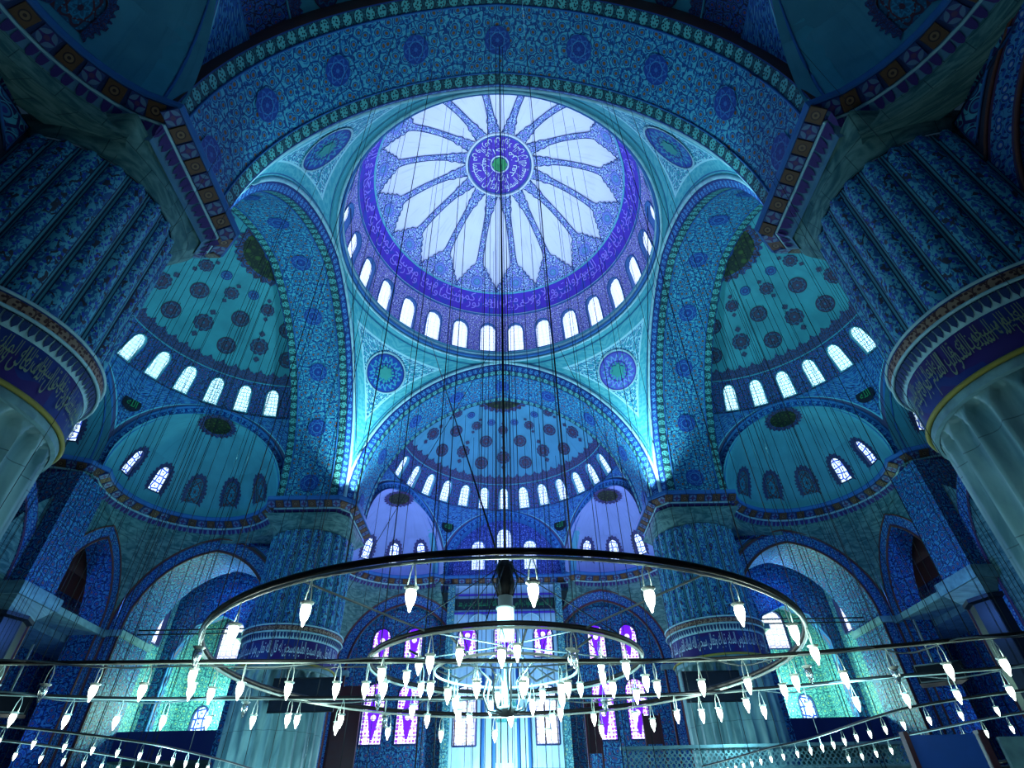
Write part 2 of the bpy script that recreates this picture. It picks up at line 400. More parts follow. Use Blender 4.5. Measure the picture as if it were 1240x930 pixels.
# discs painted on a sphere
def disc(mb, az, el, rad, Rs, off=.04, nr=4, na=32, shape=None, r0=0.0, ctr=(0, 0), uvs=1.0):
    n = Vector(sp(az, el, 1)); e1 = Vector((cos(az), -sin(az), 0)); e2 = e1.cross(n) * 1.0
    if e2.z < 0: e2 = -e2
    vs = []; us = []
    for j in range(nr + 1):
        for k in range(na):
            a = 2 * pi * k / na; rr = rad * (r0 + (1 - r0) * j / nr)
            if shape: rr = rad * (r0 + (shape(a) - r0) * j / nr)
            x = rr * cos(a); y = rr * sin(a)
            p = (n * Rs + e1 * (x + ctr[0]) + e2 * (y + ctr[1])).normalized() * (Rs - off)
            vs.append(p); us.append((x / rad * uvs, y / rad * uvs))
    fs = [(j * na + k, j * na + (k + 1) % na, (j + 1) * na + (k + 1) % na, (j + 1) * na + k) for j in range(nr) for k in range(na)]
    return mb.add(vs, fs, us)
scal = lambda n, a, s=1.0: (lambda t: 1 - a + a * abs(cos(n * t / 2)) * s)
# Arabic lettering as meshes
def letters(body, res=2):
    c = bpy.data.curves.new('lettering', 'FONT'); c.body = body; c.resolution_u = res
    o = bpy.data.objects.new('lettering', c); COL.objects.link(o); bpy.context.view_layer.update()
    m = o.to_mesh(); v = [(p.co.x, p.co.y) for p in m.vertices]; f = [tuple(p.vertices) for p in m.polygons]
    o.to_mesh_clear(); bpy.data.objects.remove(o); bpy.data.curves.remove(c)
    x0 = min(p[0] for p in v); x1 = max(p[0] for p in v); y0 = min(p[1] for p in v); y1 = max(p[1] for p in v)
    return [(p[0] - x0, p[1] - y0) for p in v], f, x1 - x0, y1 - y0
T_R = '\ufee1\ufefc\ufeb4\ufedf\ufe8d \ufeb1\ufeed\ufeaa\ufed8\ufedf\ufe8d \ufeda\ufee0\ufee4\ufedf\ufe8d \ufeea\ufee0\ufedf\ufe8d \ufee5\ufe8e\ufea4\ufe92\ufeb3 \ufef0\ufedf\ufe8e\ufecc\ufe97\ufeed \ufed9\ufead\ufe8e\ufe92\ufe97'
T_L = '\ufeea\ufedf \ufee5\ufeee\ufea4\ufe92\ufeb4\ufef3 \ufee2\ufef4\ufee0\ufecc\ufedf\ufe8d \ufeca\ufef4\ufee4\ufeb4\ufedf\ufe8d \ufeee\ufeeb\ufeed \ufef0\ufedf\ufe8e\ufecc\ufe97 \ufeea\ufee0\ufedf\ufe8d \ufedd\ufe8e\ufed7'
T_RING = '\ufe94\ufef4\ufe91\ufeae\ufecf \ufefb\ufeed \ufe94\ufef4\ufed7\ufeae\ufeb7 \ufefb \ufe94\ufee7\ufeee\ufe98\ufef3\ufeaf \ufe94\ufedb\ufead\ufe8e\ufe92\ufee3 \ufe93\ufeae\ufea0\ufeb7 \ufee6\ufee3 \ufeaa\ufed7\ufeee\ufef3 \ufef1\ufead\ufea9 \ufe90\ufedb\ufeee\ufedb \ufe8e\ufeec\ufee7\ufe8e\ufedb \ufe94\ufe9f\ufe8e\ufe9f\ufeb0\ufedf\ufe8d \ufe94\ufe9f\ufe8e\ufe9f\ufeaf \ufef2\ufed3 \ufea1\ufe8e\ufe92\ufebc\ufee4\ufedf\ufe8d \ufea1\ufe8e\ufe92\ufebc\ufee3 \ufe8e\ufeec\ufef4\ufed3 \ufe93\ufe8e\ufedc\ufeb8\ufee4\ufedb \ufee9\ufead\ufeee\ufee7 \ufede\ufe9c\ufee3 \ufebd\ufead\ufefb\ufe8d\ufeed \ufe95\ufe8d\ufeed\ufe8e\ufee4\ufeb4\ufedf\ufe8d \ufead\ufeee\ufee7 \ufeea\ufee0\ufedf\ufe8d'
T_MED = '\ufee9\ufeaa\ufecc\ufe91 \ufee6\ufee3 \ufeaa\ufea3\ufe8d \ufee6\ufee3 \ufe8e\ufee4\ufeec\ufedc\ufeb4\ufee3\ufe8d \ufee5\ufe8d \ufe8e\ufe98\ufedf\ufe8d\ufeaf \ufee6\ufe8c\ufedf\ufeed \ufefb\ufeed\ufeb0\ufe97 \ufee5\ufe8d \ufebd\ufead\ufefb\ufe8d\ufeed \ufe95\ufe8d\ufeed\ufe8e\ufee4\ufeb4\ufedf\ufe8d \ufeda\ufeb4\ufee4\ufef3 \ufeea\ufee0\ufedf\ufe8d \ufee5\ufe8d'
T_ALLAH = '\ufeea\ufee0\ufedf\ufe8d'; T_MUH = '\ufeaa\ufee4\ufea4\ufee3'
def lettermesh(body, Fm, s0, s1, t0, t1, mb=None):
    """fit body to s0..s1 (reading right to left), t0..t1, mapped by Fm(s,t)"""
    v, f, w, h = LET[body]; mb = mb or MB()
    return mb.add([Fm(s0 + (s1 - s0) * x / w, t0 + (t1 - t0) * y / h) for x, y in v], f, [(x, y) for x, y in v])
LET = {t: letters(t) for t in (T_R, T_L, T_RING, T_MED, T_ALLAH, T_MUH)}

# ------------------------------------------------------------------ central dome
dome = empty('ceiling', (0, 0, 36.6), label='great central dome with lavender plaster, radiating ribs, violet lettering band and ring of windows', kind='structure')
RD = 11.8
mb = MB(); NW = 28; cw = 2 * pi / NW * RD
FD = lambda s, t, d: sp(s / RD, t / RD, RD + d)
t0, t1 = R(-3.0) * RD, R(19.6) * RD; wS, wH, wW = R(-.5) * RD, 3.25, 1.5
for k in range(NW):
    c = (k + .5) * cw
    cellwall(mb, FD, (c - cw / 2, c + cw / 2, t0, t1), c, wS, wW, wH)
part('window_zone', mb, 'drum_floral', dome)
wm = window_meshes('window', FD, 0, wS, wW, wH, .5, 'glass_dome', 'blue_paint', .07)
for k in range(NW): put_window(wm, dome, rz=(k + .5) * 2 * pi / NW)
def sphband(e0, e1, nu=112, off=0.0, Rs=RD, a0=0, a1=2 * pi, nv=4, uo=0.0):
    m = MB()
    return grid(m, lambda i, j: sp(a0 + (a1 - a0) * i, e0 + (e1 - e0) * j, Rs - off), nu, nv, lambda i, j: ((a0 + (a1 - a0) * i) * Rs * cos((e0 + e1) / 2) + uo, (e1 - e0) * j * Rs))
def spring(el, r, Rs, parent, mat, name='moulding', a0=0, a1=2 * pi, n=112, off=0.0):
    m = MB(); cl = abs(a1 - a0 - 2 * pi) < 1e-6
    pts = [sp(a0 + (a1 - a0) * k / n, el, Rs - off) for k in range(n if cl else n + 1)]
    tube(m, pts, r, 6, cl); return part(name, m, mat, parent)
spring(R(19.6), .09, RD, dome, 'blue_paint'); spring(R(20.1), .05, RD, dome, 'pale_paint')
g = Gm('inscription_violet', .5); MT['inscription_violet'] = g.done(g.mix(g.noise(g.uvs, 1.5, 3) > .55, (.07, .03, .50), (.03, .05, .46)))
ib = part('inscription_band', sphband(R(20.4), R(30.4)), 'inscription_violet', dome, label='violet band of lettering around the dome')
for q in range(2):
    m = MB()
    a0 = q * 1.3; v0 = R(20.9 + q * 2.4); v1 = R(27.2 + q * 2.9)
    lettermesh(T_RING, lambda s, t: sp(s, t, RD - .06), a0, a0 + 2 * pi - .03, v0, v1, m)
    # seen from inside, azimuth grows clockwise: lettering laid so that it reads from below
    part('lettering', m, 'ink_lilac', ib)
spring(R(30.7), .10, RD, dome, 'teal_paint')
part('plaster_shell', sphband(R(30.4), R(89.9), 96, 0, nv=30), 'dome_plaster', dome)
# scroll border + sixteen ribs
def ribw(e):
    P = [(30.8, 1.98), (33, 1.95), (34, 1.75), (35, 1.72), (36, 1.35), (37.2, 1.40), (38.4, 1.05), (39.4, 1.10), (40.6, .78), (41.6, .80), (43, .38), (45, .30), (48, .26), (60, .24), (67, .28), (69, .46), (70.4, .34), (72, .50), (73, .44), (75.6, .58)]
    for a, b in zip(P, P[1:]):
        if a[0] <= e <= b[0]: return a[1] + (b[1] - a[1]) * (e - a[0]) / (b[0] - a[0])
    return P[-1][1]
m = MB(); es = [30.8 + .4 * i for i in range(32)] + [43.4 + .9 * i for i in range(36)]
vs = []; us = []
for e in es:
    w = ribw(e)
    for i in range(5):
        x = (i / 4 - .5) * 2 * w; rr = RD * cos(R(e)); vs.append(sp(x / rr, R(e), RD - .05)); us.append((x, R(e) * RD))
m.add(vs, [(j * 5 + i, j * 5 + i + 1, (j + 1) * 5 + i + 1, (j + 1) * 5 + i) for j in range(len(es) - 1) for i in range(4)], us)
ribm = m.mesh('painted_rib', True, 'rib_floral')
rosm = disc(MB(), 0, R(35.2), .62, RD, .09, 3, 24, scal(8, .2)).mesh('rosette', True, 'roundel_violet')
edg = MB()
for sg in (-1, 1): tube(edg, [sp(sg * ribw(e) / (RD * cos(R(e))), R(e), RD - .06) for e in es], .035, 4)
edgm = edg.mesh('rib_outline', True, 'navy_paint')
for k in range(16):
    o = obj('painted_rib', ribm, dome, rz=(k + .5) * 2 * pi / 16 + .05); obj('rosette', rosm, o); obj('rib_outline', edgm, o)
md = part('medallion', disc(MB(), 0, R(89.99), 2.9, RD, .10, 6, 64), 'violet_paint', dome, label='round violet medallion with white lettering at the crown')
m = MB(); 
for rr, r, mt in ((2.98, .10, 'ink_white'), (2.78, .04, 'blue_paint'), (.78, .07, 'ink_white')):
    m = MB(); tube(m, [sp(2 * pi * k / 64, pi / 2 - rr / RD, RD - .14) for k in range(64)], r, 6, True); part('medallion_ring', m, mt, md)
m = MB(); MW = T_MED.split(' ')[::-1]; MS = [' '.join(MW[a:b][::-1]) for a, b in ((0, 4), (4, 8), (8, 12), (12, 17))]
for t_ in MS: LET[t_] = letters(t_)
for k in range(3): lettermesh(MS[k], lambda s, t: sp(s, pi / 2 - t / RD, RD - .15), k * 2 * pi / 3 + .02, (k + 1) * 2 * pi / 3 - .06, 2.66, 1.72, m)
for k in range(2): lettermesh(MS[3 - k], lambda s, t: sp(s, pi / 2 - t / RD, RD - .16), .5 + k * pi, .5 + k * pi + pi - .10, 1.80, .92, m)
part('lettering', m, 'ink_white', md)
part('crown_boss', disc(MB(), 0, R(89.99), .7, RD, .2, 3, 32, scal(8, .15)), 'ink_green', md)
# ring cornice under the windows
for r0, z0, rr, mt in ((11.55, 36.05, .16, 'teal_paint'), (11.45, 35.75, .09, 'pale_paint'), (11.55, 35.5, .14, 'blue_paint'), (11.7, 35.22, .09, 'pale_paint')):
    m = MB(); tube(m, [(r0 * cos(2 * pi * k / 112), r0 * sin(2 * pi * k / 112), z0 - 36.6) for k in range(112)], rr, 8, True)
    part('ring_moulding', m, mt, dome)
m = MB(); lathe(m, [(11.9, -.35), (11.4, -.75), (11.5, -1.1), (12.1, -1.45)], 112); part('ring_cornice', m, 'teal_paint', dome)
# pendentives
PA = Arch(12.0, 21.8, 35.5)
g = Gm('pendentive', .6)
uu, vv = g.u, g.v
fl = g.floral(g.u, g.v, 2.0, (.42, .80, .84), (.01, .13, .32), (.04, .36, .54), (.05, .42, .42))
tealb = g.mix(g.noise(g.uvs, 3, 3) > .5, (.07, .42, .50), (.14, .52, .56))
bm = uu.min(vv)
c = g.mix(bm > 1.25, tealb, fl); c = g.mix((bm - 1.25).abs() < .07, c, (.45, .80, .85)); c = g.mix((bm - .35).abs() < .05, c, (.02, .14, .30))
MT['pendentive'] = g.done(c)
m = MB()
def penduv(i, j):
    r, ph, z = pp(i, j); L = (pi / 2 - 2 * ph) * r
    return (min(i, 1 - i) * L, 35.4 - z)
# arch half-width w at height z: both sides meet the planes x=12 and y=12 at distance w from the axis
def pp(i, j):
    z = 21.8 + (35.35 - 21.8) * (1 - (1 - j) ** 1.35); w = PA.w(z); r = sqrt(144 + w * w); ph = atan2(w, 12)
    return r, ph, z
def pendpt(i, j):
    r, ph, z = pp(i, j); a = ph + (pi / 2 - 2 * ph) * i; return (r * cos(a), r * sin(a), z - 36.6)
grid(m, pendpt, 32, 32, penduv); pm = m.mesh('pendentive', True, 'pendentive')
zr = 32.3; w = PA.w(zr); rr0 = sqrt(144 + w * w)
def penddisc(rad, off, mat, name, shape=None, r0=0.0):
    m = MB(); vs = []; us = []; nr, na = 5, 40
    for j in range(nr + 1):
        for k in range(na):
            a = 2 * pi * k / na; q = rad * ((r0 + (1 - r0) * j / nr) if not shape else (r0 + (shape(a) - r0) * j / nr)); x = q * cos(a); y = q * sin(a)
            zz = zr + y * .82; ww = PA.w(zz); r_ = sqrt(144 + ww * ww) - off; an = pi / 4 + x / r_
            vs.append((r_ * cos(an), r_ * sin(an), zz - 36.6)); us.append((x / rad, y / rad))
    m.add(vs, [(j * na + k, j * na + (k + 1) % na, (j + 1) * na + (k + 1) % na, (j + 1) * na + k) for j in range(nr) for k in range(na)], us)
    return m.mesh(name, True, mat)
pr1 = penddisc(1.72, .08, 'roundel_blue', 'roundel'); pr1b = penddisc(1.72, .08, 'roundel_violet', 'roundel'); pr2 = penddisc(.62, .14, 'ink_teal', 'lettered_boss', scal(6, .3)); pr3 = penddisc(1.85, .10, 'pale_paint', 'roundel_rim', None, .93)
for k in range(4):
    o = obj('pendentive', pm, dome, rz=k * pi / 2)
    for mm in ((pr1b if k in (0,) else pr1), pr2, pr3): obj(mm.name.split('.')[0], mm, o)

# ------------------------------------------------------------------ the four sides
LBL = {0: ('wall_front', 'far wall with blue lit half dome, mihrab bay and stained windows'), 1: ('wall_left', 'left wall with teal half dome, window row and tiled arches'),
       2: ('wall_back', 'near wall and dark half dome overhead at the top of the view'), 3: ('wall_right', 'right wall with teal half dome, window row and tiled arches')}
sides = {k: empty(LBL[k][0], rz=k * pi / 2, label=LBL[k][1], kind='structure') for k in range(4)}
def place(name, mb_or_mesh, mat=None, ks=(0, 1, 2, 3), loc=None, rz=0.0, smooth=True, subs=(), **pr):
    me = mb_or_mesh.mesh(name, smooth, mat) if isinstance(mb_or_mesh, MB) else mb_or_mesh
    for k in ks:
        o = obj(name, me, sides[k], loc, rz, **pr)
        for sn, sm in subs: obj(sn, sm, o)
    return me
GA = Arch(11.4, 21.8, 34.7)
NA = 24
p0 = GA.pts(NA, 0, 21.45)
place('arch_border', strip(MB(), (p0, 12.3), (p0, 12.96), ID), 'ring_green')
place('arch_soffit', strip(MB(), (p0, 12.96), (p0, 16.2), ID), 'soffit_floral')
place('arch_border', strip(MB(), (p0, 16.2), (p0, 16.86), ID), 'ring_green')
m = MB()
for y in (12.96, 16.2): tubearch(m, [(x * .998, z - .02) for x, z in p0], y, .05, ID, 5)
place('arch_fillet', m, 'blue_paint')
place('arch_face', strip(MB(), (p0, 12.3), (GA.pts(NA, .5, 21.45), 11.98), ID), 'ring_blue')
m = MB(); tubearch(m, GA.pts(NA, .60, 21.45), 11.93, .13, ID, 8); place('arch_roll', m, 'pale_paint')
m = MB(); tubearch(m, GA.pts(NA, .78, 21.45), 11.99, .07, ID, 6); place('arch_roll', m, 'navy_paint')
place('arch_back', strip(MB(), (p0, 16.86), (GA.pts(NA, 1.2, 21.45), 16.86), ID), 'rust_paint')
# octagonal rosettes along the soffit
pl = GA.pts(60); LL = arclen(pl); half = LL[-1] / 2; oc = lambda a: cos(pi / 8) / cos((a + pi / 8) % (pi / 4) - pi / 8)
for q in range(-4, 5):
    L = half + q * 4.45; 
    i = min(range(len(LL)), key=lambda i: abs(LL[i] - L)); x, z = pl[i]; x2, z2 = pl[min(i + 1, len(pl) - 1)]; x1, z1 = pl[max(0, i - 1)]
    tx, tz = x2 - x1, z2 - z1; n = hypot(tx, tz); tx /= n; tz /= n; nx, nz = tz, -tx
    # conform to the curve
    vs = []; us = []; na, nr = 32, 3
    for j in range(nr + 1):
        for k in range(na):
            a = 2 * pi * k / na; r = .74 * j / nr * oc(a); t = r * cos(a); yy = r * sin(a)
            Lc = L + t; ii = max(1, next((b for b in range(len(LL)) if LL[b] >= Lc), len(LL) - 1)); fr = (Lc - LL[ii - 1]) / (LL[ii] - LL[ii - 1])
            px = pl[ii - 1][0] + (pl[ii][0] - pl[ii - 1][0]) * fr; pz = pl[ii - 1][1] + (pl[ii][1] - pl[ii - 1][1]) * fr
            vs.append((px + nx * .05, 14.58 + yy, pz + nz * .05)); us.append((r * cos(a) / .74, r * sin(a) / .74))
    place('octagon_rosette', MB().add(vs, [(j * na + k, j * na + (k + 1) % na, (j + 1) * na + (k + 1) % na, (j + 1) * na + k) for j in range(nr) for k in range(na)], us), 'rosette_soffit')
# half dome
SC = (0, 16.5, 24.0); SR = 11.5
FS = lambda s, t, d: sp(s / SR, t / SR, SR + d)
def semizone(nw, sp_deg, ks, gm, zmat):
    m = MB(); tot = nw * sp_deg
    for k in range(nw):
        c = R((k - (nw - 1) / 2) * sp_deg) * SR; hw = R(sp_deg / 2) * SR
        cellwall(m, FS, (c - hw, c + hw, R(20.2) * SR, R(35.5) * SR), c, R(22.6) * SR, 1.12, 2.15)
    if tot < 184:
        for sg in (-1, 1):
            a, b = sorted((sg * R(tot / 2), sg * R(93)))
            grid(m, lambda i, j: sp(a + (b - a) * i, R(20.2 + 15.3 * j), SR), 4, 4, lambda i, j: ((a + (b - a) * i) * SR, R(20.2 + 15.3 * j) * SR))
    place('window_zone', m, zmat, ks, SC)
    wm = window_meshes('window', FS, 0, R(22.6) * SR, 1.12, 2.15, .35, gm, 'teal_paint', .05)
    for k in range(nw):
        a = R((k - (nw - 1) / 2) * sp_deg)
        if abs(a) < R(86): place('window', wm[0], ks=ks, loc=SC, rz=-a, subs=[('glass', wm[1])])
semizone(13, 11.75, (0, 2), 'glass_far', 'zone_floral'); semizone(14, 12.0, (1, 3), 'glass_semi', 'zone_floral')
place('half_dome_plaster', sphband(R(35.3), R(89.9), 48, 0, SR, R(-93), R(93), 20), 'semi_plaster', (1, 2, 3), SC)
place('half_dome_plaster', sphband(R(35.3), R(89.9), 48, 0, SR, R(-93), R(93), 20), 'semi_plaster_blue_lit', (0,), SC)
# crest of pointed leaves above the windows
m = MB(); n = 360; vs = []; us = []
for i in range(n + 1):
    a = R(-92 + 184 * i / n); q = i % 12; tip = {0: 0, 1: .35, 2: .8, 3: .45, 4: .9, 5: 1.5, 6: 2.1, 7: 1.5, 8: .9, 9: .45, 10: .8, 11: .35}[q]
    for e in (35.0, 36.6, 38.4 + tip): vs.append(sp(a, R(e), SR - .05)); us.append((a * SR, R(e) * SR))
m.add(vs, [(i * 3 + j, i * 3 + 3 + j, i * 3 + 4 + j, i * 3 + 1 + j) for i in range(n) for j in range(2)], us)
mat_floral('crest', 3.0, (.03, .06, .20), (.07, .02, .04), (.02, .10, .30), (.16, .05, .06)); place('leaf_crest', m, 'crest', loc=SC)
m = MB(); tube(m, [sp(R(-92 + 184 * k / 80), R(35.2), SR - .05) for k in range(81)], .05, 5); tube(m, [sp(R(-92 + 184 * k / 80), R(20.6), SR - .1) for k in range(81)], .12, 5); place('zone_moulding', m, 'teal_paint', loc=SC)
def rosA(el, s=1.0):
    m = disc(MB(), 0, R(el), .72 * s, SR, .05, 3, 32, scal(10, .16)); disc(m, 0, R(el), .24 * s, SR, .06, 2, 16, scal(4, .25), ctr=(0, 1.06 * s)); disc(m, 0, R(el), .24 * s, SR, .06, 2, 16, scal(4, .25), ctr=(0, -1.06 * s)); return m.mesh('pendant_rosette', True, 'rosette_red')
dm = [(rosA(49.5), 0, 'pendant_rosette', (-2, -1, 0, 1, 2)), (disc(MB(), 0, R(45.8), .68, SR, .05, 3, 28).mesh('roundel', True, 'rosette_red'), .5, 'roundel', (-3, -2, -1, 0, 1, 2)),
      (disc(MB(), 0, R(57.8), .66, SR, .05, 3, 28).mesh('roundel', True, 'rosette_red'), .5, 'roundel', (-3, -2, -1, 0, 1, 2)), (rosA(65, .75), 0, 'pendant_rosette', (-2, -1, 0, 1, 2)),
      (disc(MB(), 0, R(69), .40, SR, .05, 3, 24).mesh('small_roundel', True, 'rosette_blue'), .5, 'small_roundel', (-3, -2, -1, 0, 1, 2))]
for me, ph, nm, ks_ in dm:
    for q in ks_: place(nm, me, loc=SC, rz=-R((q + ph) * 33.4))
me = disc(MB(), 0, R(89.99), 3.0, SR, .06, 3, 96, scal(28, .12)).mesh('crown_fringe', True, 'crest'); place('crown_fringe', me, loc=SC)
me = disc(MB(), 0, R(89.99), 2.35, SR, .10, 3, 64, None, .38).mesh('crown_medallion', True, 'crown_gold'); place('crown_medallion', me, loc=SC)
me = disc(MB(), 0, R(89.99), .9, SR, .09, 3, 32).mesh('crown_boss', True, 'rosette_blue'); place('crown_boss', me, loc=SC)
# apse drum between the small arches
XA = Arch(6.06, 21.8, 28.15); AP = 10.5
g = Gm('apse_drum', .6); fl = g.floral(g.u, g.v, 2.2, (.05, .22, .46), (.01, .03, .14), (.02, .10, .40), (.10, .30, .45))
c = g.mix(g.u > .45, (.08, .07, .18), fl); c = g.mix((g.u - .45).abs() < .05, c, (.16, .5, .62)); MT['apse_drum'] = g.done(c)
def drum(az, sg=0):
    m = MB()
    def P(i, j, uv=False):
        z = 21.5 + (28.15 - 21.5) * (1 - (1 - j) ** 1.3); w = XA.w(z); r = sqrt(AP * AP + w * w); ph = atan2(w, AP)
        lo, hi = -(R(30) - ph), (R(30) - ph)
        if sg: lo, hi = (lo, R(3)) if sg > 0 else (R(-3), hi)
        a = az + lo + (hi - lo) * i; L = (hi - lo) * r
        if uv: return ((min(i, 1 - i) if not sg else (i if sg > 0 else 1 - i)) * L, z)
        return (r * sin(a), r * cos(a), z - 24)
    return grid(m, P, 12, 16, lambda i, j: P(i, j, True))
for a, sg in ((R(-90), -1), (R(-30), 0), (R(30), 0), (R(90), 1)): place('apse_drum', drum(a, sg), 'apse_drum', loc=SC)
def rdisc(az, z, rad, r0, mat, nm):
    m = MB(); vs = []; us = []
    for j in range(4):
        for k in range(28):
            a = 2 * pi * k / 28; x = rad * j / 3 * cos(a); y = rad * j / 3 * sin(a); vs.append(((r0) * sin(az + x / r0), r0 * cos(az + x / r0), z + y - 24)); us.append((x / rad, y / rad))
    return m.add(vs, [(j * 28 + k, j * 28 + (k + 1) % 28, (j + 1) * 28 + (k + 1) % 28, (j + 1) * 28 + k) for j in range(3) for k in range(28)], us).mesh(nm, True, mat)
for a in (R(-30), R(30)):
    w = XA.w(26.2); rr = sqrt(AP * AP + w * w) - .12
    m = MB(); lettermesh(T_ALLAH, lambda s, t: (sin(a + s / rr) * (rr - .06), cos(a + s / rr) * (rr - .06), t - 24), -.36, .36, 25.9, 26.5, m)
    lm = m.mesh('lettering', False, 'ink_green')
    place('lettered_roundel', rdisc(a, 26.2, .66, rr, 'black_board', 'lettered_roundel'), loc=SC, subs=[('lettering', lm)])
# small arches and conches
XI = Arch(5.55, 21.8, 27.55)
def frame(az):
    ca, sa = cos(az), sin(az)
    return lambda x, d, z: (x * ca + d * sa, 16.5 - x * sa + d * ca, z)
CR = 5.6
FC = lambda s, t, d: sp(s / CR, t / CR, CR + d)
def conch(az, ks, offs, lit, glassm, pmat, blindm='blind_rosette'):
    T = frame(az); pi_ = XI.pts(16, 0, 21.3); po = XI.pts(16, .52, 21.3)
    place('arch_face', strip(MB(), (pi_, AP), (po, AP), T), 'ring_blue', ks)
    place('arch_soffit', strip(MB(), (pi_, AP), (pi_, AP + .75), T), 'teal_paint', ks)
    m = MB(); tubearch(m, po, AP - .04, .12, T, 6); tubearch(m, pi_, AP, .06, T, 5); place('arch_roll', m, 'blue_paint', ks)
    place('arch_back', strip(MB(), (pi_, AP + .75), (XI.pts(16, 1.1, 21.3), AP + .75), T), 'navy_paint', ks)
    c = T(0, AP + .35, 21.8)
    step = 29.5; m = MB(); hw = R(step / 2) * CR; els = (R(-4), R(36))
    for a in offs: cellwall(m, FC, (R(a) * CR - hw, R(a) * CR + hw, els[0] * CR, els[1] * CR), R(a) * CR, R(10.5) * CR, 1.0, 2.0)
    lo, hi = min(offs) - step / 2, max(offs) + step / 2
    for a, b in ((-100, lo), (hi, 100)):
        if b > a: grid(m, lambda i, j: sp(R(a + (b - a) * i), els[0] + (els[1] - els[0]) * j, CR), 3, 5, lambda i, j: (R(a + (b - a) * i) * CR, (els[0] + (els[1] - els[0]) * j) * CR))
    grid(m, lambda i, j: sp(R(-100 + 200 * i), els[1] + (R(89.9) - els[1]) * j, CR), 32, 10, lambda i, j: (R(-100 + 200 * i) * 4, (els[1] + (R(89.9) - els[1]) * j) * CR))
    place('conch_plaster', m, pmat, ks, loc=c, rz=-az)
    wm = window_meshes('window', FC, 0, R(10.5) * CR, 1.0, 2.0, .35, glassm, 'navy_paint', .05)
    # scalloped painted surround
    _, inn, _ = outline(0, R(10.5) * CR, 1.0, 2.0); n = len(inn); sm = MB(); vs = []; us = []
    cc = (0, R(10.5) * CR + .9)
    big = []
    for i, pt in enumerate(inn):
        dx, dy = pt[0] - cc[0], pt[1] - cc[1]; L = hypot(dx, dy); big.append((dx / L, dy / L, L))
    N2 = n * 3
    for i in range(N2):
        q = i / 3; a, b = inn[int(q) % n], inn[(int(q) + 1) % n]; fr_ = q - int(q); px, py = a[0] + (b[0] - a[0]) * fr_, a[1] + (b[1] - a[1]) * fr_
        dx, dy = px - cc[0], py - cc[1]; L = hypot(dx, dy); ext = .30 + .12 * (1 if (i % 4) < 2 else 0)
        if py < R(10.5) * CR + .02: ext = 0.02
        vs += [FC(px, py, -.05), FC(px + dx / L * ext, py + dy / L * ext, -.05)]; us += [(px, py), (px + dx, py + dy)]
    sm.add(vs, [(2 * i, 2 * i + 1, (2 * i + 3) % (2 * N2), (2 * i + 2) % (2 * N2)) for i in range(N2)], us)
    scm = sm.mesh('scalloped_surround', True, 'crest')
    bm = MB(); c0, inn2, _ = outline(0, R(10.5) * CR, 1.0, 2.0)
    bm.add([FC(0, c0[1], .06)] + [FC(p[0], p[1], .06) for p in inn2], [(0, 1 + i, 1 + (i + 1) % n) for i in range(n)], [(0, 0)] + [(p[0] * 1.6, (p[1] - c0[1]) * .9) for p in inn2]); blm = bm.mesh('blind_panel', True, blindm)
    for a in offs:
        if lit(a): place('window', wm[0], ks=ks, loc=c, rz=-az - R(a), subs=[('glass', wm[1]), ('scalloped_surround', scm)])
        else: place('blind_window', blm, ks=ks, loc=c, rz=-az - R(a), subs=[('scalloped_surround', scm)])
    fr2 = disc(MB(), 0, R(83), 1.5, CR, .05, 3, 72, scal(22, .16)).mesh('crown_fringe', True, 'crest'); place('crown_fringe', fr2, ks=ks, loc=c, rz=-az)
    fr3 = disc(MB(), 0, R(83), 1.0, CR, .09, 3, 40).mesh('crown_medallion', True, 'crown_gold'); place('crown_medallion', fr3, ks=ks, loc=c, rz=-az)
S5 = (-59, -29.5, 0, 29.5, 59); S6 = (-73.7, -44.2, -14.7, 14.7, 44.2, 73.7)
conch(R(60), (0,), S6, lambda a: True, 'glass_conch', 'conch_plaster_violet_lit'); conch(R(-60), (0,), S6, lambda a: True, 'glass_conch', 'conch_plaster_violet_lit')
# local +x side of the left wall (k=1) is the far side; of the right wall (k=3) it is the near side
conch(R(60), (1,), S5, lambda a: a < -20, 'glass_conch', 'conch_plaster')
conch(R(-60), (3,), S5, lambda a: a > 20, 'glass_conch', 'conch_plaster')
conch(R(-60), (1,), S5, lambda a: True, 'glass_conch', 'conch_plaster'); conch(R(60), (3,), S5, lambda a: True, 'glass_conch', 'conch_plaster')
conch(R(60), (2,), S5, lambda a: False, 'glass_conch', 'conch_plaster'); conch(R(-60), (2,), S5, lambda a: False, 'glass_conch', 'conch_plaster')
conch(0, (1, 2, 3), S6, lambda a: True, 'glass_conch', 'conch_plaster')
# far side centre: flat arch wall with three tall windows
m = MB(); T = frame(0); pi_ = XI.pts(16, 0, 21.3); po = XI.pts(16, .52, 21.3)
place('arch_face', strip(MB(), (pi_, AP), (po, AP), T), 'ring_blue', (0,)); place('arch_soffit', strip(MB(), (pi_, AP), (pi_, AP + .9), T), 'blue_paint', (0,))
m = MB(); tubearch(m, po, AP - .04, .12, T, 6); tubearch(m, pi_, AP, .06, T, 5); place('arch_roll', m, 'blue_paint', (0,))
FP = lambda y: (lambda s, t, d: (s, y + d, t))
mat_floral('tile_violet', 2.2, (.12, .18, .55), (.01, .02, .16), (.04, .06, .42), (.2, .3, .7))
m = MB()
for cx, w_, h_ in ((-2.6, 1.35, 3.1), (0, 1.5, 4.4), (2.6, 1.35, 3.1)):
    cellwall(m, FP(27.9), (cx - 1.3, cx + 1.3, 20.8, 28.2), cx, 22.3, w_, h_)
    wm = window_meshes('window', FP(27.9), cx, 22.3, w_, h_, .35, 'glass_far', 'blue_paint', .06); put_window(wm, sides[0])
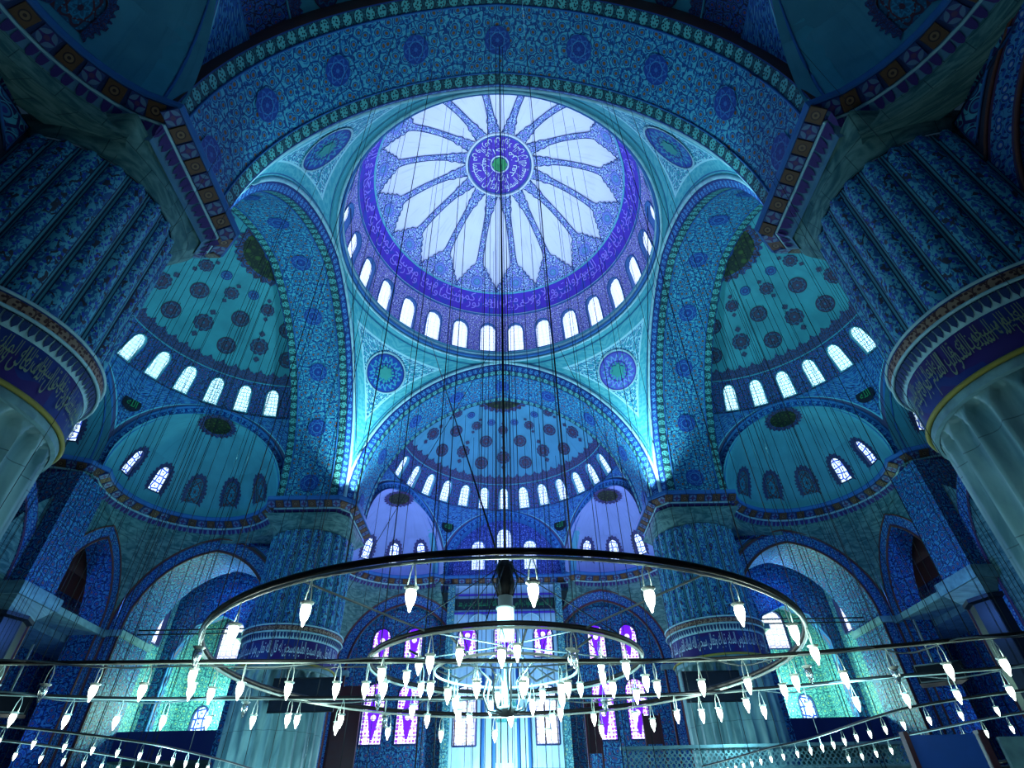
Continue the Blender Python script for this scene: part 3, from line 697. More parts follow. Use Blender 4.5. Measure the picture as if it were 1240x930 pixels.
for a, b in ((-6.2, -3.9), (3.9, 6.2)): grid(m, lambda i, j: (a + (b - a) * i, 27.9, 20.8 + 7.4 * j), 1, 1, lambda i, j: (a + (b - a) * i, 20.8 + 7.4 * j))
place('tympanum', m, 'tile_violet', (0,))

# ------------------------------------------------------------------ cornice
EX, EY = 9.09, 21.75
def halfpath(center):
    p = [(11.35, 11.35), (10.8, 11.9), (10.8, 17.1)]
    for k in range(0, 25):
        a = R(-57 + 174 * k / 24); p.append((EX + 5.0 * cos(a), EY + 5.0 * sin(a)))
    if center: 
        p += [(5.5, 26.75)]
        for k in range(1, 13): 
            a = R(7 + 83 * k / 12); p.append((5.0 * cos(a), 27 + 5.0 * sin(a)))
    else: p += [(5.6, 26.9), (3, 26.9), (0, 26.9)]
    return p
def cornice(center, ks):
    h = halfpath(center); path = h + [(-x, y) for x, y in reversed(h[:-1])]
    n = len(path); nor = []
    for i in range(n):
        nn = []
        for a, b in ((max(0, i - 1), max(1, i)), (min(n - 2, i), min(n - 1, i + 1))):
            tx, ty = path[b][0] - path[a][0], path[b][1] - path[a][1]; L = hypot(tx, ty); nn.append((ty / L, -tx / L))
        bx, by = nn[0][0] + nn[1][0], nn[0][1] + nn[1][1]; L = hypot(bx, by); bx /= L; by /= L; k = max(.6, bx * nn[0][0] + by * nn[0][1]); nor.append((bx / k, by / k))
    # outward (into the wall) on the right hand side going from +x pier round to -x pier is the right-hand normal
    def sec(prof, nm, mat, uvh=True, smooth=False):
        m = MB(); vs = []; us = []; L = 0
        for i in range(n):
            if i: L += hypot(path[i][0] - path[i - 1][0], path[i][1] - path[i - 1][1])
            v = 0
            for j, (d, z) in enumerate(prof):
                if j: v += hypot(d - prof[j - 1][0], z - prof[j - 1][1])
                vs.append((path[i][0] + nor[i][0] * d, path[i][1] + nor[i][1] * d, z)); us.append((L, v))
        q = len(prof); m.add(vs, [(i * q + j, (i + 1) * q + j, (i + 1) * q + j + 1, i * q + j + 1) for i in range(n - 1) for j in range(q - 1)], us)
        place(nm, m, mat, ks, smooth=smooth)
    sec([(1.6, 21.5), (0, 21.5), (-.04, 21.4), (0, 21.25), (.06, 21.2)], 'cornice_ledge', 'blue_paint')
    sec([(.06, 21.2), (.58, 20.86)], 'cornice_panel_ground', 'navy_paint')
    sec([(.58, 20.86), (.56, 20.78), (.62, 20.74)], 'cornice_bead', 'pale_paint')
    sec([(.62, 20.74), (.95, 20.36), (1.0, 20.2)], 'cornice_lotus_ground', 'lotus_ground')
    # plaques and lotus leaves
    L = [0]
    for i in range(1, n): L.append(L[-1] + hypot(path[i][0] - path[i - 1][0], path[i][1] - path[i - 1][1]))
    tot = L[-1]; stp = .62; cnt = int(tot / stp); lot = MB()
    A_ = Vector((.10, 0, 21.16)); 
    sl = atan2(.34, .52)
    for q in range(cnt):
        s = (q + .5) * tot / cnt; i = max(1, next((b for b in range(n) if L[b] >= s), n - 1)); f = (s - L[i - 1]) / (L[i] - L[i - 1])
        px = path[i - 1][0] + (path[i][0] - path[i - 1][0]) * f; py = path[i - 1][1] + (path[i][1] - path[i - 1][1]) * f
        nx, ny = nor[i - 1][0] * (1 - f) + nor[i][0] * f, nor[i - 1][1] * (1 - f) + nor[i][1] * f
        tx, ty = path[i][0] - path[i - 1][0], path[i][1] - path[i - 1][1]; l = hypot(tx, ty); tx /= l; ty /= l; ang = atan2(-tx, ty)
        for k in ks:
            o = obj('plaque', PLQ[q % 2], sides[k]); o.location = (px + nx * .31, py + ny * .31, 21.0); o.rotation_euler = (0, sl, ang)
        for hh in (-.5, 0):
            c = hh * stp; vs = []
            for (tt, dd) in ((-.13, 0), (-.10, .28), (0, .46), (.10, .28), (.13, 0)):
                d = .64 + .31 * dd / .5; z = 20.72 - .36 * dd / .5
                vs.append((px + nx * (d - .03) + tx * (tt + c), py + ny * (d - .03) + ty * (tt + c), z - .03))
            lot.add(vs, [(0, 1, 2, 3, 4)], [(0, 0)] * 5)
    place('lotus_leaves', lot, 'pale_lotus', ks, smooth=False, kind='stuff')
flat('pale_lotus', (.05, .02, .16)); flat('lotus_ground', (.09, .22, .34)); 
def plqmesh(kind):
    g = Gm('plaque_' + kind, .5)
    r = ((g.u * g.u) + (g.v * g.v)).sqrt()
    if kind == 'rust': c = g.mix(r < .62, (.13, .06, .03), (.04, .015, .02)); c = g.mix(r < .46, c, (.22, .13, .07)); c = g.mix(r < .2, c, (.05, .02, .02))
    else: c = g.mix((g.u * g.v).abs() < .09, (.10, .20, .34), (.05, .02, .16)); c = g.mix(r < .3, c, (.10, .04, .12)); c = g.mix(r > 1.0, c, (.03, .06, .2))
    MT['plaque_' + kind] = g.done(c)
    m = MB(); a, b, t = .27, .26, .035
    top = [(-a, -b, -t), (a, -b, -t), (a, b, -t), (-a, b, -t)]; bot = [(x * 1.06, y * 1.06, t) for x, y, z in top]
    m.add(top + bot, [(0, 1, 2, 3), (0, 4, 5, 1), (1, 5, 6, 2), (2, 6, 7, 3), (3, 7, 4, 0)], [(-1, -1), (1, -1), (1, 1), (-1, 1), (-1, -1), (1, -1), (1, 1), (-1, 1)])
    return m.mesh('plaque', False, 'plaque_' + kind)
PLQ = [plqmesh('rust'), plqmesh('blue')]
cornice(True, (1, 2, 3)); cornice(False, (0,))

# ------------------------------------------------------------------ lower walls
QH = 5.85; QA = Arch(5.85, 13.6, 20.0); QI = Arch(4.85, 13.6, 19.1)
def squinch(c, ks, secs):
    for a0, lo, hi in secs:
        m = MB()
        def P(i, j, uv=False):
            z = 13.6 + 7.2 * (1 - (1 - j) ** 1.3); w = QA.w(z); r = sqrt(QH * QH + w * w); ph = atan2(w, QH)
            A0 = max(R(a0) + ph, R(lo)); A1 = max(A0, min(R(a0 + 90) - ph, R(hi))); a = A0 + (A1 - A0) * i
            if uv: return ((a - R(a0)) * r, z)
            return (c[0] + r * cos(a), c[1] + r * sin(a), z)
        grid(m, P, 16, 14, lambda i, j: P(i, j, True)); place('stone_squinch', m, 'painted_stone', ks)
g = Gm('arch_frieze', .55); fl = g.floral(g.u, g.v, 2.4, (.06, .24, .44), (.01, .02, .14), (.02, .09, .38), (.25, .35, .45))
c = g.mix((g.v < .16).max(g.v > .86), fl, (.085, .035, .09)); MT['arch_frieze'] = g.done(c)
def lowarch(T, ks, depth, open_=True):
    pi_ = QI.pts(16, 0, 0.0); po = QI.pts(16, 1.0, 0.0)
    place('arch_frieze', strip(MB(), (pi_, 0), (po, 0), T), 'arch_frieze', ks)
    place('arch_soffit', strip(MB(), (pi_, 0), (pi_, depth), T), 'tile_blue', ks)
    m = MB(); tubearch(m, pi_, 0, .07, T, 5); tubearch(m, po, -.03, .06, T, 5); place('arch_roll', m, 'rust_paint', ks)
    m = MB()
    for sg in (-1, 1): box(m, tuple(min(a, b) for a, b in zip(T(sg * 5.9, -.22, 13.1), T(sg * 4.6, depth, 13.5))), tuple(max(a, b) for a, b in zip(T(sg * 5.9, -.22, 13.1), T(sg * 4.6, depth, 13.5))))
    place('impost', m, 'marble', ks, smooth=False)
    m = MB()
    for zz in (13.75, 14.05): tube(m, [T(-4.85, depth * .5, zz), T(4.85, depth * .5, zz)], .05, 6)
    if open_: place('tie_rod', m, 'dark_iron', ks)
for sg in (-1, 1):
    c = (sg * EX, EY)
    squinch(c, (0, 1, 2, 3), ((0, 0, 90), (90, 90, 122)) if sg > 0 else ((90, 90, 180), (0, 58, 90)))
    m = MB(); a0, a1 = (R(-58), 0) if sg > 0 else (pi, R(238))
    lathe(m, [(QH + 1.2, 19.7), (QH, 19.7), (QH, 20.8)], 12, c, a0, a1); place('cornice_wall', m, 'painted_stone', (0, 1, 2, 3))
    TX = (lambda sg: (lambda x, d, z: (sg * (EX + QH + d), EY + x, z)))(sg); TY = (lambda sg: (lambda x, d, z: (sg * EX + x, EY + QH + d, z)))(sg)
    lowarch(TX, (0, 1, 2, 3), 4.0)
    lowarch(TY, (2,), 2.0); lowarch(TY, (0,), .5, False)
    TN = (lambda sg: (lambda x, d, z: (sg * (EX + 2.05) + x, EY + QH + d, z)))(sg)
    NI = Arch(2.95, 13.6, 18.6); pn = NI.pts(16, 0, 0.0); pm_ = NI.pts(16, .80, 0.0)
    place('arch_frieze', strip(MB(), (pn, 0), (pm_, 0), TN), 'arch_frieze', (1, 3)); place('arch_soffit', strip(MB(), (pn, 0), (pn, 1.8), TN), 'tile_blue', (1, 3))
    m = MB(); tubearch(m, pn, 0, .06, TN, 5); tubearch(m, pm_, -.03, .06, TN, 5); place('arch_roll', m, 'rust_paint', (1, 3))
    q0 = QA.pts(16, .3, 0.0); m = MB()
    vs = []
    for (xa, za), (xb, zb) in zip(pm_, q0): vs += [TN(xa, .04, za), TY(xb, .06, zb)]
    m.add(vs, [(2 * q, 2 * q + 1, 2 * q + 3, 2 * q + 2) for q in range(len(q0) - 1)], [(v[0], v[2]) for v in vs]); place('stone_wall', m, 'painted_stone', (1, 3))
    m = MB(); box(m, *[tuple(f(a, b) for a, b in zip(TN(-3.7, -.25, 13.0), TN(3.6, 2.2, 13.4))) for f in (min, max)]); place('gallery_ledge', m, 'marble', (1, 3), smooth=False)
# flat spandrels between pier and arch, each with a framed tile panel
for sg in (-1, 1):
    T = (lambda sg: (lambda x, d, z: (sg * (EX + QH + d), EY + x, z)))(sg)
    P = [p for p in QI.pts(16, 1.0, 0.0) if p[0] <= 0]
    vs = []; us = []
    for x, z in P:
        f = max(0, min(1, (z - 13) / 6.6)); vs += [T(x, 0, z), T(-6.2 if z < 19.6 else x, 0, z)]; us += [(x, z), (-6.2, z)]
    vs[-1] = T(-6.2, 0, 19.75); vs[-2] = T(0, 0, max(P[-1][1], 19.75)); us[-1] = (-6.2, 19.75)
    m = MB().add(vs, [(2 * q, 2 * q + 1, 2 * q + 3, 2 * q + 2) for q in range(len(P) - 1)], us); place('spandrel_wall', m, 'rust_wall', (0, 1, 2, 3), smooth=False)
    B = [p for p in QI.pts(16, 1.28, 0.0) if -4.6 <= p[0] <= -1.6]
    A = [(-4.45, 19.45)] + [(-4.45, z) for x, z in B[:1]] + B[1:] + [(B[-1][0] + .3, 19.45)]
    m = MB(); m.add([T(x, -.05, z) for x, z in A] , [(0, q, q + 1) for q in range(1, len(A) - 1)], [(x, z) for x, z in A]); place('spandrel_panel', m, 'panel_floral', (0, 1, 2, 3), smooth=False)
    m = MB(); tube(m, [T(x, -.05, z) for x, z in A], .05, 5, True); place('spandrel_frame', m, 'blue_paint', (0, 1, 2, 3))
# far wall below the exedrae: recess with windows; mihrab bay
def wallwins(T, wins, ext, mat, parent, gl, depth=.4, nm='recess_wall'):
    m = MB()
    for (cx, sill, w_, h_, cell, gm) in wins:
        cellwall(m, T, cell, cx, sill, w_, h_); put_window(window_meshes('window', T, cx, sill, w_, h_, depth, gm, 'navy_paint', .07), parent)
    for (a, b, c, d) in ext: grid(m, lambda i, j: T(a + (b - a) * i, c + (d - c) * j, 0), 1, 1, lambda i, j: (a + (b - a) * i, c + (d - c) * j))
    part(nm, m, mat, parent, smooth=False)
for sg in (-1, 1):
    T = (lambda s, t, d: (s, EY + QH + .5 + d, t)); c0 = sg * 9.75
    W_ = []
    for dx in (-1.45, 1.45):
        W_.append((c0 + dx, 8.0, 1.85, 4.6, (c0 + dx - 1.45, c0 + dx + 1.45, 6.5, 13.4), 'glass_stained'))
        W_.append((c0 + dx, 14.1, 1.6, 3.0, (c0 + dx - 1.45, c0 + dx + 1.45, 13.4, 19.5), 'glass_stained'))
    wallwins(T, W_, [(c0 - 2.9, c0 + 2.9, 0, 6.5), (min(c0 - 2.9 * 1, sg * 3.5), c0 - 2.9, 0, 19.5) if sg > 0 else (c0 + 2.9, -3.5, 0, 19.5), (c0 + 2.9, 15.2, 0, 19.5) if sg > 0 else (-15.2, c0 - 2.9, 0, 19.5)], 'tile_blue', sides[0], None)
mar = Gm('mihrab_marble', .35, .4); st = mar.noise(mar.vec(mar.u * 1.6, mar.v * .5), 1, 5, 1.2); MT['mihrab_marble'] = mar.done(mar.mix(mar.m('MULTIPLY_ADD', st, 3, -1.2).max(0).min(1), (.42, .62, .72), (.30, .50, .66)))
# mihrab bay, flat wall at y=27.2
T = lambda s, t, d: (s, 27.25 + d, t); W_ = []
for cx in (-3.4, 3.4): W_.append((cx, 7.7, 1.9, 4.4, (cx - 1.55, cx + 1.55, 6.5, 13.4), 'glass_pastel'))
for cx in (-3.4, 3.4): W_.append((cx, 14.2, 1.7, 2.8, (cx - 1.55, cx + 1.55, 13.4, 18), 'glass_stained'))
W_.append((0, 14.2, 2.0, 3.2, (-1.85, 1.85, 13.4, 18), 'glass_stained'))
wallwins(T, W_, [(-4.95, 4.95, 18, 20.6)], 'mihrab_marble', sides[0], None, nm='mihrab_wall')
m = MB()
for a, b, c, d in ((-1.85, 1.85, 0, 13.4), (-4.95, -1.85, 0, 6.5), (1.85, 4.95, 0, 6.5)): grid(m, lambda i, j: (a + (b - a) * i, 27.2, c + (d - c) * j), 1, 1, lambda i, j: (a + (b - a) * i, c + (d - c) * j))
part('marble_revetment', m, 'mihrab_marble', sides[0], smooth=False)
m = MB()
for x in (-4.95, 4.95): box(m, (x - .32, 26.75, 0), (x + .32, 27.3, 20.5))
part('tiled_pilaster', m, 'tile_green', sides[0], smooth=False)
m = MB()
for x in (-1.9, -1.0, 1.0, 1.9): tube(m, [(x, 27.0, 0), (x, 27.0, 13.3)], .13, 8)
part('mihrab_column', m, 'blue_paint', sides[0])
gp = part('green_panel', box(MB(), (-4.6, 27.05, 18.3), (4.6, 27.2, 19.3)), 'black_board', sides[0], smooth=False, label='long dark green lettered panel above the mihrab')
m = MB(); lettermesh(T_MED, lambda s, t: (s, 27.0, t), -4.4, 4.4, 18.4, 19.2, m); part('lettering', m, 'ink_green', gp, smooth=False)
for z0, z1 in ((10.45, 11.1), (9.3, 9.95)):
    pnl = part('lettered_plaque', box(MB(), (-.95, 26.98, z0), (1.05, 27.1, z1)), 'ink_teal', sides[0], smooth=False)
    m = MB(); lettermesh(T_L, lambda s, t: (s, 26.93, t), -.85, .95, z0 + .1, z1 - .1, m); part('lettering', m, 'ink_white', pnl, smooth=False)
m = MB()
for z in (17.95, 19.6): box(m, (-4.7, 27.0, z), (4.7, 27.25, z + .12))
part('string_course', m, 'violet_paint', sides[0], smooth=False)
for cx in (-2.4, 0, 2.4):
    m = MB(); tube(m, [(cx + x, 27.15, z) for x, z in Arch(.95, 16.9, 17.95).pts(8)], .06, 5); part('blind_arch', m, 'pale_paint', sides[0])

# corner bays and outer walls
for sx in (-1, 1):
    for nm, k, pf in (('corner', 0, None),):
        T = (lambda s, t, d: (sx * s, 27.6 + d, t))
        W_ = [(24.6, 14.6, 2.1, 3.4, (22.6, 26.6, 13.4, 19.5), 'glass_pastel'), (22.6, 7.9, 1.6, 3.6, (21.1, 24.1, 6.8, 13.4), 'glass_pastel'), (25.4, 8.4, 1.3, 2.6, (24.1, 27.6, 6.8, 13.4), 'glass_blue'), (26.2, 21.6, 1.0, 1.2, (24.9, 27.6, 19.5, 24), 'glass_semi')]
        wallwins(T, W_, [(14.9, 21.1, 0, 19.5), (21.1, 27.6, 0, 6.8), (21.1, 22.6, 13.4, 19.5), (26.6, 27.6, 13.4, 19.5), (14.9, 24.9, 19.5, 24)], 'tile_green', sides[0], None, nm='corner_bay_wall')
        T = (lambda s, t, d: (sx * (27.6 + d), s, t))
        W_ = [(21.0, 14.2, 1.5, 3.4, (19.6, 22.4, 13.4, 19.5), 'glass_pastel'), (24.2, 14.2, 1.5, 3.4, (22.4, 26, 13.4, 19.5), 'glass_pastel')]
        wallwins(T, W_, [(14.9, 27.6, 0, 13.4), (14.9, 19.6, 13.4, 19.5), (26, 27.6, 13.4, 19.5), (14.9, 27.6, 19.5, 24)], 'tile_green', sides[0], None, nm='corner_bay_wall')
        T = (lambda s, t, d: (sx * (33 + d), s, t))
        W_ = [(y_, 14.0, 1.3, 3.6, (y_ - 1.3, y_ + 1.3, 13, 18.6), 'glass_blue') for y_ in (-2.6, 0, 2.6, 6.2, 8.8, 11.4)]
        wallwins(T, W_, [(-6, -3.9, 0, 22), (-3.9, 12.7, 0, 13), (-3.9, 12.7, 18.6, 22), (3.9, 4.9, 13, 18.6), (12.7, 30, 0, 22)], 'tile_blue', sides[1 if sx < 0 else 3].parent or sides[0], None, nm='gallery_wall')
# screen arch across each corner bay
for sx in (-1, 1):
    T = (lambda s, t, d: (sx * s, 22.6 + d, t)); m = MB(); cellwall(m, T, (18.9, 27.6, 0, 19.4), 23.6, -.2, 6.3, 17.0)
    c_, inn, _ = outline(23.6, -.2, 6.3, 17.0); n = len(inn)
    m.add([T(p[0], p[1], d) for d in (0, .8) for p in inn], [(i, (i + 1) % n, n + (i + 1) % n, n + i) for i in range(n)], [(i * .4, d) for d in (0, .8) for i in range(n)])
    part('screen_arch', m, 'tile_blue', sides[0]); m = MB(); tube(m, [T(p[0], p[1], -.03) for p in inn], .07, 5, True); part('arch_roll', m, 'blue_paint', sides[0])
    wallwins(T, [(24.5, 20.3, .95, 1.1, (23.3, 25.7, 19.4, 23.5), 'glass_semi')], [(18.9, 23.3, 19.4, 23.5), (25.7, 27.6, 19.4, 23.5)], 'tile_blue', sides[0], None, .3, 'screen_wall')
# vaults over corner bays and galleries
for sx in (-1, 1):
    m = MB(); grid(m, lambda i, j: (sx * (18.9 + 8.8 * i), 18.9 + 8.8 * j, 20.6 + 3.0 * sqrt(max(0, 1 - ((2 * i - 1) ** 2 + (2 * j - 1) ** 2) / 2))), 16, 16, lambda i, j: (8.8 * i, 8.8 * j)); part('bay_vault', m, 'tile_blue', sides[0])
    m = MB(); grid(m, lambda i, j: (sx * (29.5 + 3.6 * i), -6 + 34 * j, 16.5 + 2.5 * sin(pi * i)), 8, 4, lambda i, j: (3.5 * i, 34 * j)); part('gallery_vault', m, 'rust_paint', sides[0])
    # gallery balconies with parapets
    b = part('gallery_floor', box(MB(), (min(sx * 29.6, sx * 33), -6, 12.6), (max(sx * 29.6, sx * 33), 27, 13.0)), 'marble', sides[0], smooth=False)
    b = part('corner_balcony', box(MB(), (min(sx * 18, sx * 33), 19.0, 6.4), (max(sx * 18, sx * 33), 27.5, 6.8)), 'marble', sides[0], smooth=False)
    b = part('balcony_parapet', box(MB(), (min(sx * 18, sx * 27.4), 18.9, 6.3), (max(sx * 18, sx * 27.4), 19.05, 8.0)), 'navy_band', sides[0], smooth=False)
# centre bays of left and right walls
CA = Arch(4.9, 13.6, 19.2)
for k in (1, 3):
    T = lambda x, d, z: (x, 27.6 + d, z)
    pi_ = CA.pts(16, 0, 0); part('arch_frieze', strip(MB(), (pi_, 0), (CA.pts(16, .9, 0), 0), T), 'arch_frieze', sides[k]); part('arch_soffit', strip(MB(), (pi_, 0), (pi_, 2.6), T), 'tile_blue', sides[k])
for k in (1, 3):
    m = MB(); lathe(m, [(5.95, 13.6), (5.95, 20.6)], 24, (0, 27), 0.05, pi - .05); part('bay_drum', m, 'painted_stone', sides[k])
floor_ = part('floor', grid(MB(), lambda i, j: (-34 + 68 * i, -32 + 62 * j, 0), 2, 2, lambda i, j: (68 * i, 62 * j)), 'floor_carpet', None, smooth=False, kind='structure', label='dark red carpeted floor of the hall')

# ------------------------------------------------------------------ piers
PR = 2.85; NF = 24
def flutes(z0, z1, depth, convex, heads_top=True, seg=10):
    m = MB(); zs = [z0, z0 + .5] + [z0 + .5 + (z1 - z0 - 1.2) * k / 3 for k in range(1, 4)] + [z1 - .7 + .7 * k / 10 for k in range(1, 11)]
    vs = []; us = []; n = NF * seg
    for z in zs:
        for k in range(n + 1):
            a = 2 * pi * k / n; u = (k % seg) / seg if k < n else 0; u = (k / seg) % 1
            x = abs(u - .5) * 2
            hd = 1.0
            top = z1 - .7
            if z > top: hd = 1.0 if x < sqrt(max(0, 1 - ((z - top) / .66) ** 2)) * .86 else 0.0
            prof = (1 - (x / .86) ** 2) if x < .86 else 0
            d = (1 if convex else -1) * depth * max(0, prof) * hd
            if x > .86 or not hd: d = .04 if not convex else -.03
            r = PR + d; vs.append((r * cos(a), r * sin(a), z)); us.append((k / seg, z))
    m.add(vs, [(j * (n + 1) + k, j * (n + 1) + k + 1, (j + 1) * (n + 1) + k + 1, (j + 1) * (n + 1) + k) for j in range(len(zs) - 1) for k in range(n)], us)
    return m
g = Gm('painted_flute2', .5)
u = g.u.fr(); v = g.v
lf = g.noise(g.vec(g.u * 5, v * 3.0), 1.0, 3, 1.8); cx = u - .5 - (v * 5.2 + g.u.fl() * 2).sin() * .16
c = g.mix(lf > .5, (.015, .10, .27), (.09, .40, .50)); 
c = g.mix(g.m('MULTIPLY', g.noise(g.vec(g.u * 4 + 7, v * 2.6), 1, 2, 1.2) > .60, 1.0), c, (.035, .03, .045))
c = g.mix(g.vor(g.vec(g.u * 3.4, v * 3.4), 'F1', .9) < .17, c, (.02, .05, .40))
ed = (u - .5).abs(); c = g.mix(ed > .36, c, (.008, .02, .06)); c = g.mix(ed > .40, c, (.08, .30, .36)); c = g.mix(ed > .465, c, (.008, .02, .05))
MT['painted_flute2'] = g.done(c)
g = Gm('pier_marble', .4, .4); nz = g.noise(g.vec(g.u * 1.2, g.v * .35), 1.0, 6, 1.0)
c = g.mix(g.m('MULTIPLY_ADD', nz, 3, -1).max(0).min(1), (.08, .19, .21), (.26, .44, .43)); c = g.mix(((g.v / 2.3).fr() < .012) * .6, c, (.02, .05, .06)); MT['pier_marble'] = g.done(c)
low = flutes(0, 10.15, .20, False).mesh('fluted_shaft', True, 'pier_marble'); upm = flutes(12.65, 19.2, .14, True).mesh('painted_shaft', True, 'painted_flute2')
coll = lathe(MB(), [(2.92, 10.1), (3.02, 10.14), (3.02, 10.36), (2.98, 10.42)], 72).mesh('marble_collar', False, 'marble')
goldm = MB(); tube(goldm, [(3.06 * cos(2 * pi * k / 72), 3.06 * sin(2 * pi * k / 72), 10.44) for k in range(72)], .07, 6, True); goldm = goldm.mesh('gilt_bead', True, 'gold_paint')
g = Gm('band_blue', .45); MT['band_blue'] = g.done(g.mix(g.noise(g.uvs, .5, 2) > .5, (.012, .025, .17), (.03, .012, .13)))
bandm = lathe(MB(), [(3.03, 10.45), (3.03, 11.78)], 72).mesh('inscription_band', True, 'band_blue')
lotb = MB(); lathe(lotb, [(3.04, 11.78), (3.16, 12.16)], 72); lotb = lotb.mesh('lotus_band', True, 'pale_paint')
lotl = MB()
for k in range(96):
    a = 2 * pi * (k + .5) / 96
    def q(dt, z, dr): r_ = 3.05 + .12 * (z - 11.78) / .38 + dr; return (r_ * cos(a + dt), r_ * sin(a + dt), z)
    lotl.add([q(-.027, 12.14, .02), q(-.024, 11.95, .025), q(0, 11.82, .025), q(.024, 11.95, .025), q(.027, 12.14, .02)], [(0, 1, 2, 3, 4)], [(0, 0)] * 5)
lotl = lotl.mesh('lotus_leaves', False, 'navy_paint')
terr = MB(); lathe(terr, [(3.17, 12.18), (3.22, 12.22), (3.24, 12.60)], 72, uvr=3.2); terr = terr.mesh('terracotta_band', True, 'terracotta_band')
lip = MB()
for r_, z_, t_ in ((3.24, 12.2, .05), (3.25, 12.62, .05)): tube(lip, [(r_ * cos(2 * pi * k / 72), r_ * sin(2 * pi * k / 72), z_) for k in range(72)], t_, 5, True)
lathe(lip, [(3.27, 12.64), (2.85, 12.7)], 72); lip = lip.mesh('band_lip', True, 'pale_paint')
def transition(sx, sy):
    # round shaft to square head, chamfered towards the hall
    m = MB(); n = 96; rows = 12; vs = []; us = []; c = 14.3
    for j in range(rows + 1):
        f = j / rows; z = 19.2 + 1.2 * f; b = max(0, (f)) ** 1.5
        for k in range(n + 1):
            a = 2 * pi * k / n; ca, sa = cos(a), sin(a)
            r0 = PR + .02 + .35 * f
            # square of half side 3.0 about (14.55,14.55) ; inner corner chamfer
            h = 3.0; t = h / max(abs(ca), abs(sa)); dd = (ca * -sx + sa * -sy)
            if dd > 0: t = min(t, (h * 2 - .9) / dd)
            r_ = r0 * (1 - b) + t * b; vs.append((r_ * ca, r_ * sa, z)); us.append((a * 3, z))
    m.add(vs, [(j * (n + 1) + k, j * (n + 1) + k + 1, (j + 1) * (n + 1) + k + 1, (j + 1) * (n + 1) + k) for j in range(rows) for k in range(n)], us)
    return m.mesh('pier_head', True, 'painted_stone')
PL = {(-1, 1): ('far left', 'round pillar behind the chandelier on the left of the mihrab bay, hung with a black board'), (1, 1): ('r', 'round pillar behind the chandelier on the right of the mihrab bay, standing behind the marble platform'),
      (-1, -1): ('nl', 'huge near pillar cut off by the left edge of the view, purple lettered band and tiled flutes above'), (1, -1): ('nr', 'huge near pillar cut off by the right edge of the view, lettered band with terracotta rim')}
for (sx, sy), (q_, lab) in PL.items():
    p = empty('fluted_pillar', (14.3 * sx if sy > 0 else 14.85 * sx, 14.3 * sy, 0), label=lab, cat='pillar', group='four great fluted pillars')
    obj('fluted_shaft', low, p); obj('painted_shaft', upm, p); obj('marble_collar', coll, p); obj('gilt_bead', goldm, p)
    b = obj('inscription_band', bandm, p, label='dark blue band with pale Arabic lettering'); obj('lotus_band', lotb, p); obj('lotus_leaves', lotl, p); obj('terracotta_band', terr, p); obj('band_lip', lip, p)
    obj('pier_head', transition(sx, sy), p)
    ctr = atan2(-sy, -sx) if sy > 0 else atan2(-.8, -sx * 1.0)
    m = MB(); body = T_R if sx > 0 else T_L
    for q in range(-2, 2):
        a1 = ctr + q * R(78) + R(39)
        lettermesh(body, lambda s, t: (3.075 * cos(s), 3.075 * sin(s), t), a1, a1 + R(76), 10.58, 11.68, m)
    if sy < 0:
        for q in range(-2, 2):
            a1 = ctr + q * R(78) + R(58); lettermesh(T_L if sx > 0 else T_R, lambda s, t: (3.07 * cos(s), 3.07 * sin(s), t), a1, a1 + R(76), 10.95, 11.7, m)
    m2 = m.mesh('lettering', False, 'ink_gold' if sy < 0 else 'ink_white'); obj('lettering', m2, b)
# smaller octagonal pillars between centre bay and corner arches
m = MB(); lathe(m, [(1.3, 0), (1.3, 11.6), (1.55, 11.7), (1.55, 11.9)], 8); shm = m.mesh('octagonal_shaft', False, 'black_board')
m = MB(); box(m, (-1.7, -1.7, 12.6), (1.7, 1.7, 13.3)); lathe(m, [(1.5, 11.9), (2.2, 12.6)], 4, a0=pi / 4, a1=pi / 4 + 2 * pi); cpm = m.mesh('marble_capital', False, 'marble')
m = MB(); box(m, (-1.3, -1.3, 13.3), (1.3, 1.3, 20.4)); blm = m.mesh('tiled_block', False, 'tile_blue')
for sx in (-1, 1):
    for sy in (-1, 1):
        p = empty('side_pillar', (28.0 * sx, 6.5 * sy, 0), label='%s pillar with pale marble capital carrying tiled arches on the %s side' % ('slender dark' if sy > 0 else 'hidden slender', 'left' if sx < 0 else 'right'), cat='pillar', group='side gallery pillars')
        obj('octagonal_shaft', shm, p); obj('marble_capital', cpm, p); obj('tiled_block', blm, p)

# ------------------------------------------------------------------ chandeliers
ZR = 4.2
def lampmeshes():
    m = MB()
    tube(m, [(0, 0, 0), (.02, .045, -.16), (.0, .07, -.40)], .010, 4); tube(m, [(0, 0, 0), (-.02, -.045, -.16), (0, -.07, -.40)], .010, 4)
    lathe(m, [(.06, -.42), (.10, -.385), (.105, -.37), (.075, -.375), (.06, -.40)], 12)
    g = MB(); lathe(g, [(.060, -.39), (.076, -.45), (.074, -.52), (.054, -.60), (.032, -.64), (.027, -.66), (.016, -.70), (.001, -.715)], 12)
    return m.mesh('hanging_lamp', True, 'pale_iron'), g.mesh('glass_shade', True, 'lamp_glass'), g.mesh('glass_shade', True, 'clear_glass')
LM = lampmeshes()
def addlamp(parent, loc, rz=0.0, unlit=False, sc=.82):
    o = obj('hanging_lamp', LM[0], parent, loc, rz); o.scale = (sc, sc, sc); obj('glass_shade', LM[2] if unlit else LM[1], o); return o
def ring(parent, r, z, rad, mat='dark_iron', c=(0, 0), nm='ring'):
    m = MB(); tube(m, [(c[0] + r * cos(2 * pi * k / 96), c[1] + r * sin(2 * pi * k / 96), z) for k in range(96)], rad, 8, True); return part(nm, m, mat, parent)
def cable(parent, a, b, r=.018, nm='cable', mat='dark_iron'):
    m = MB(); tube(m, [a, b], r, 4); return part(nm, m, mat, parent)
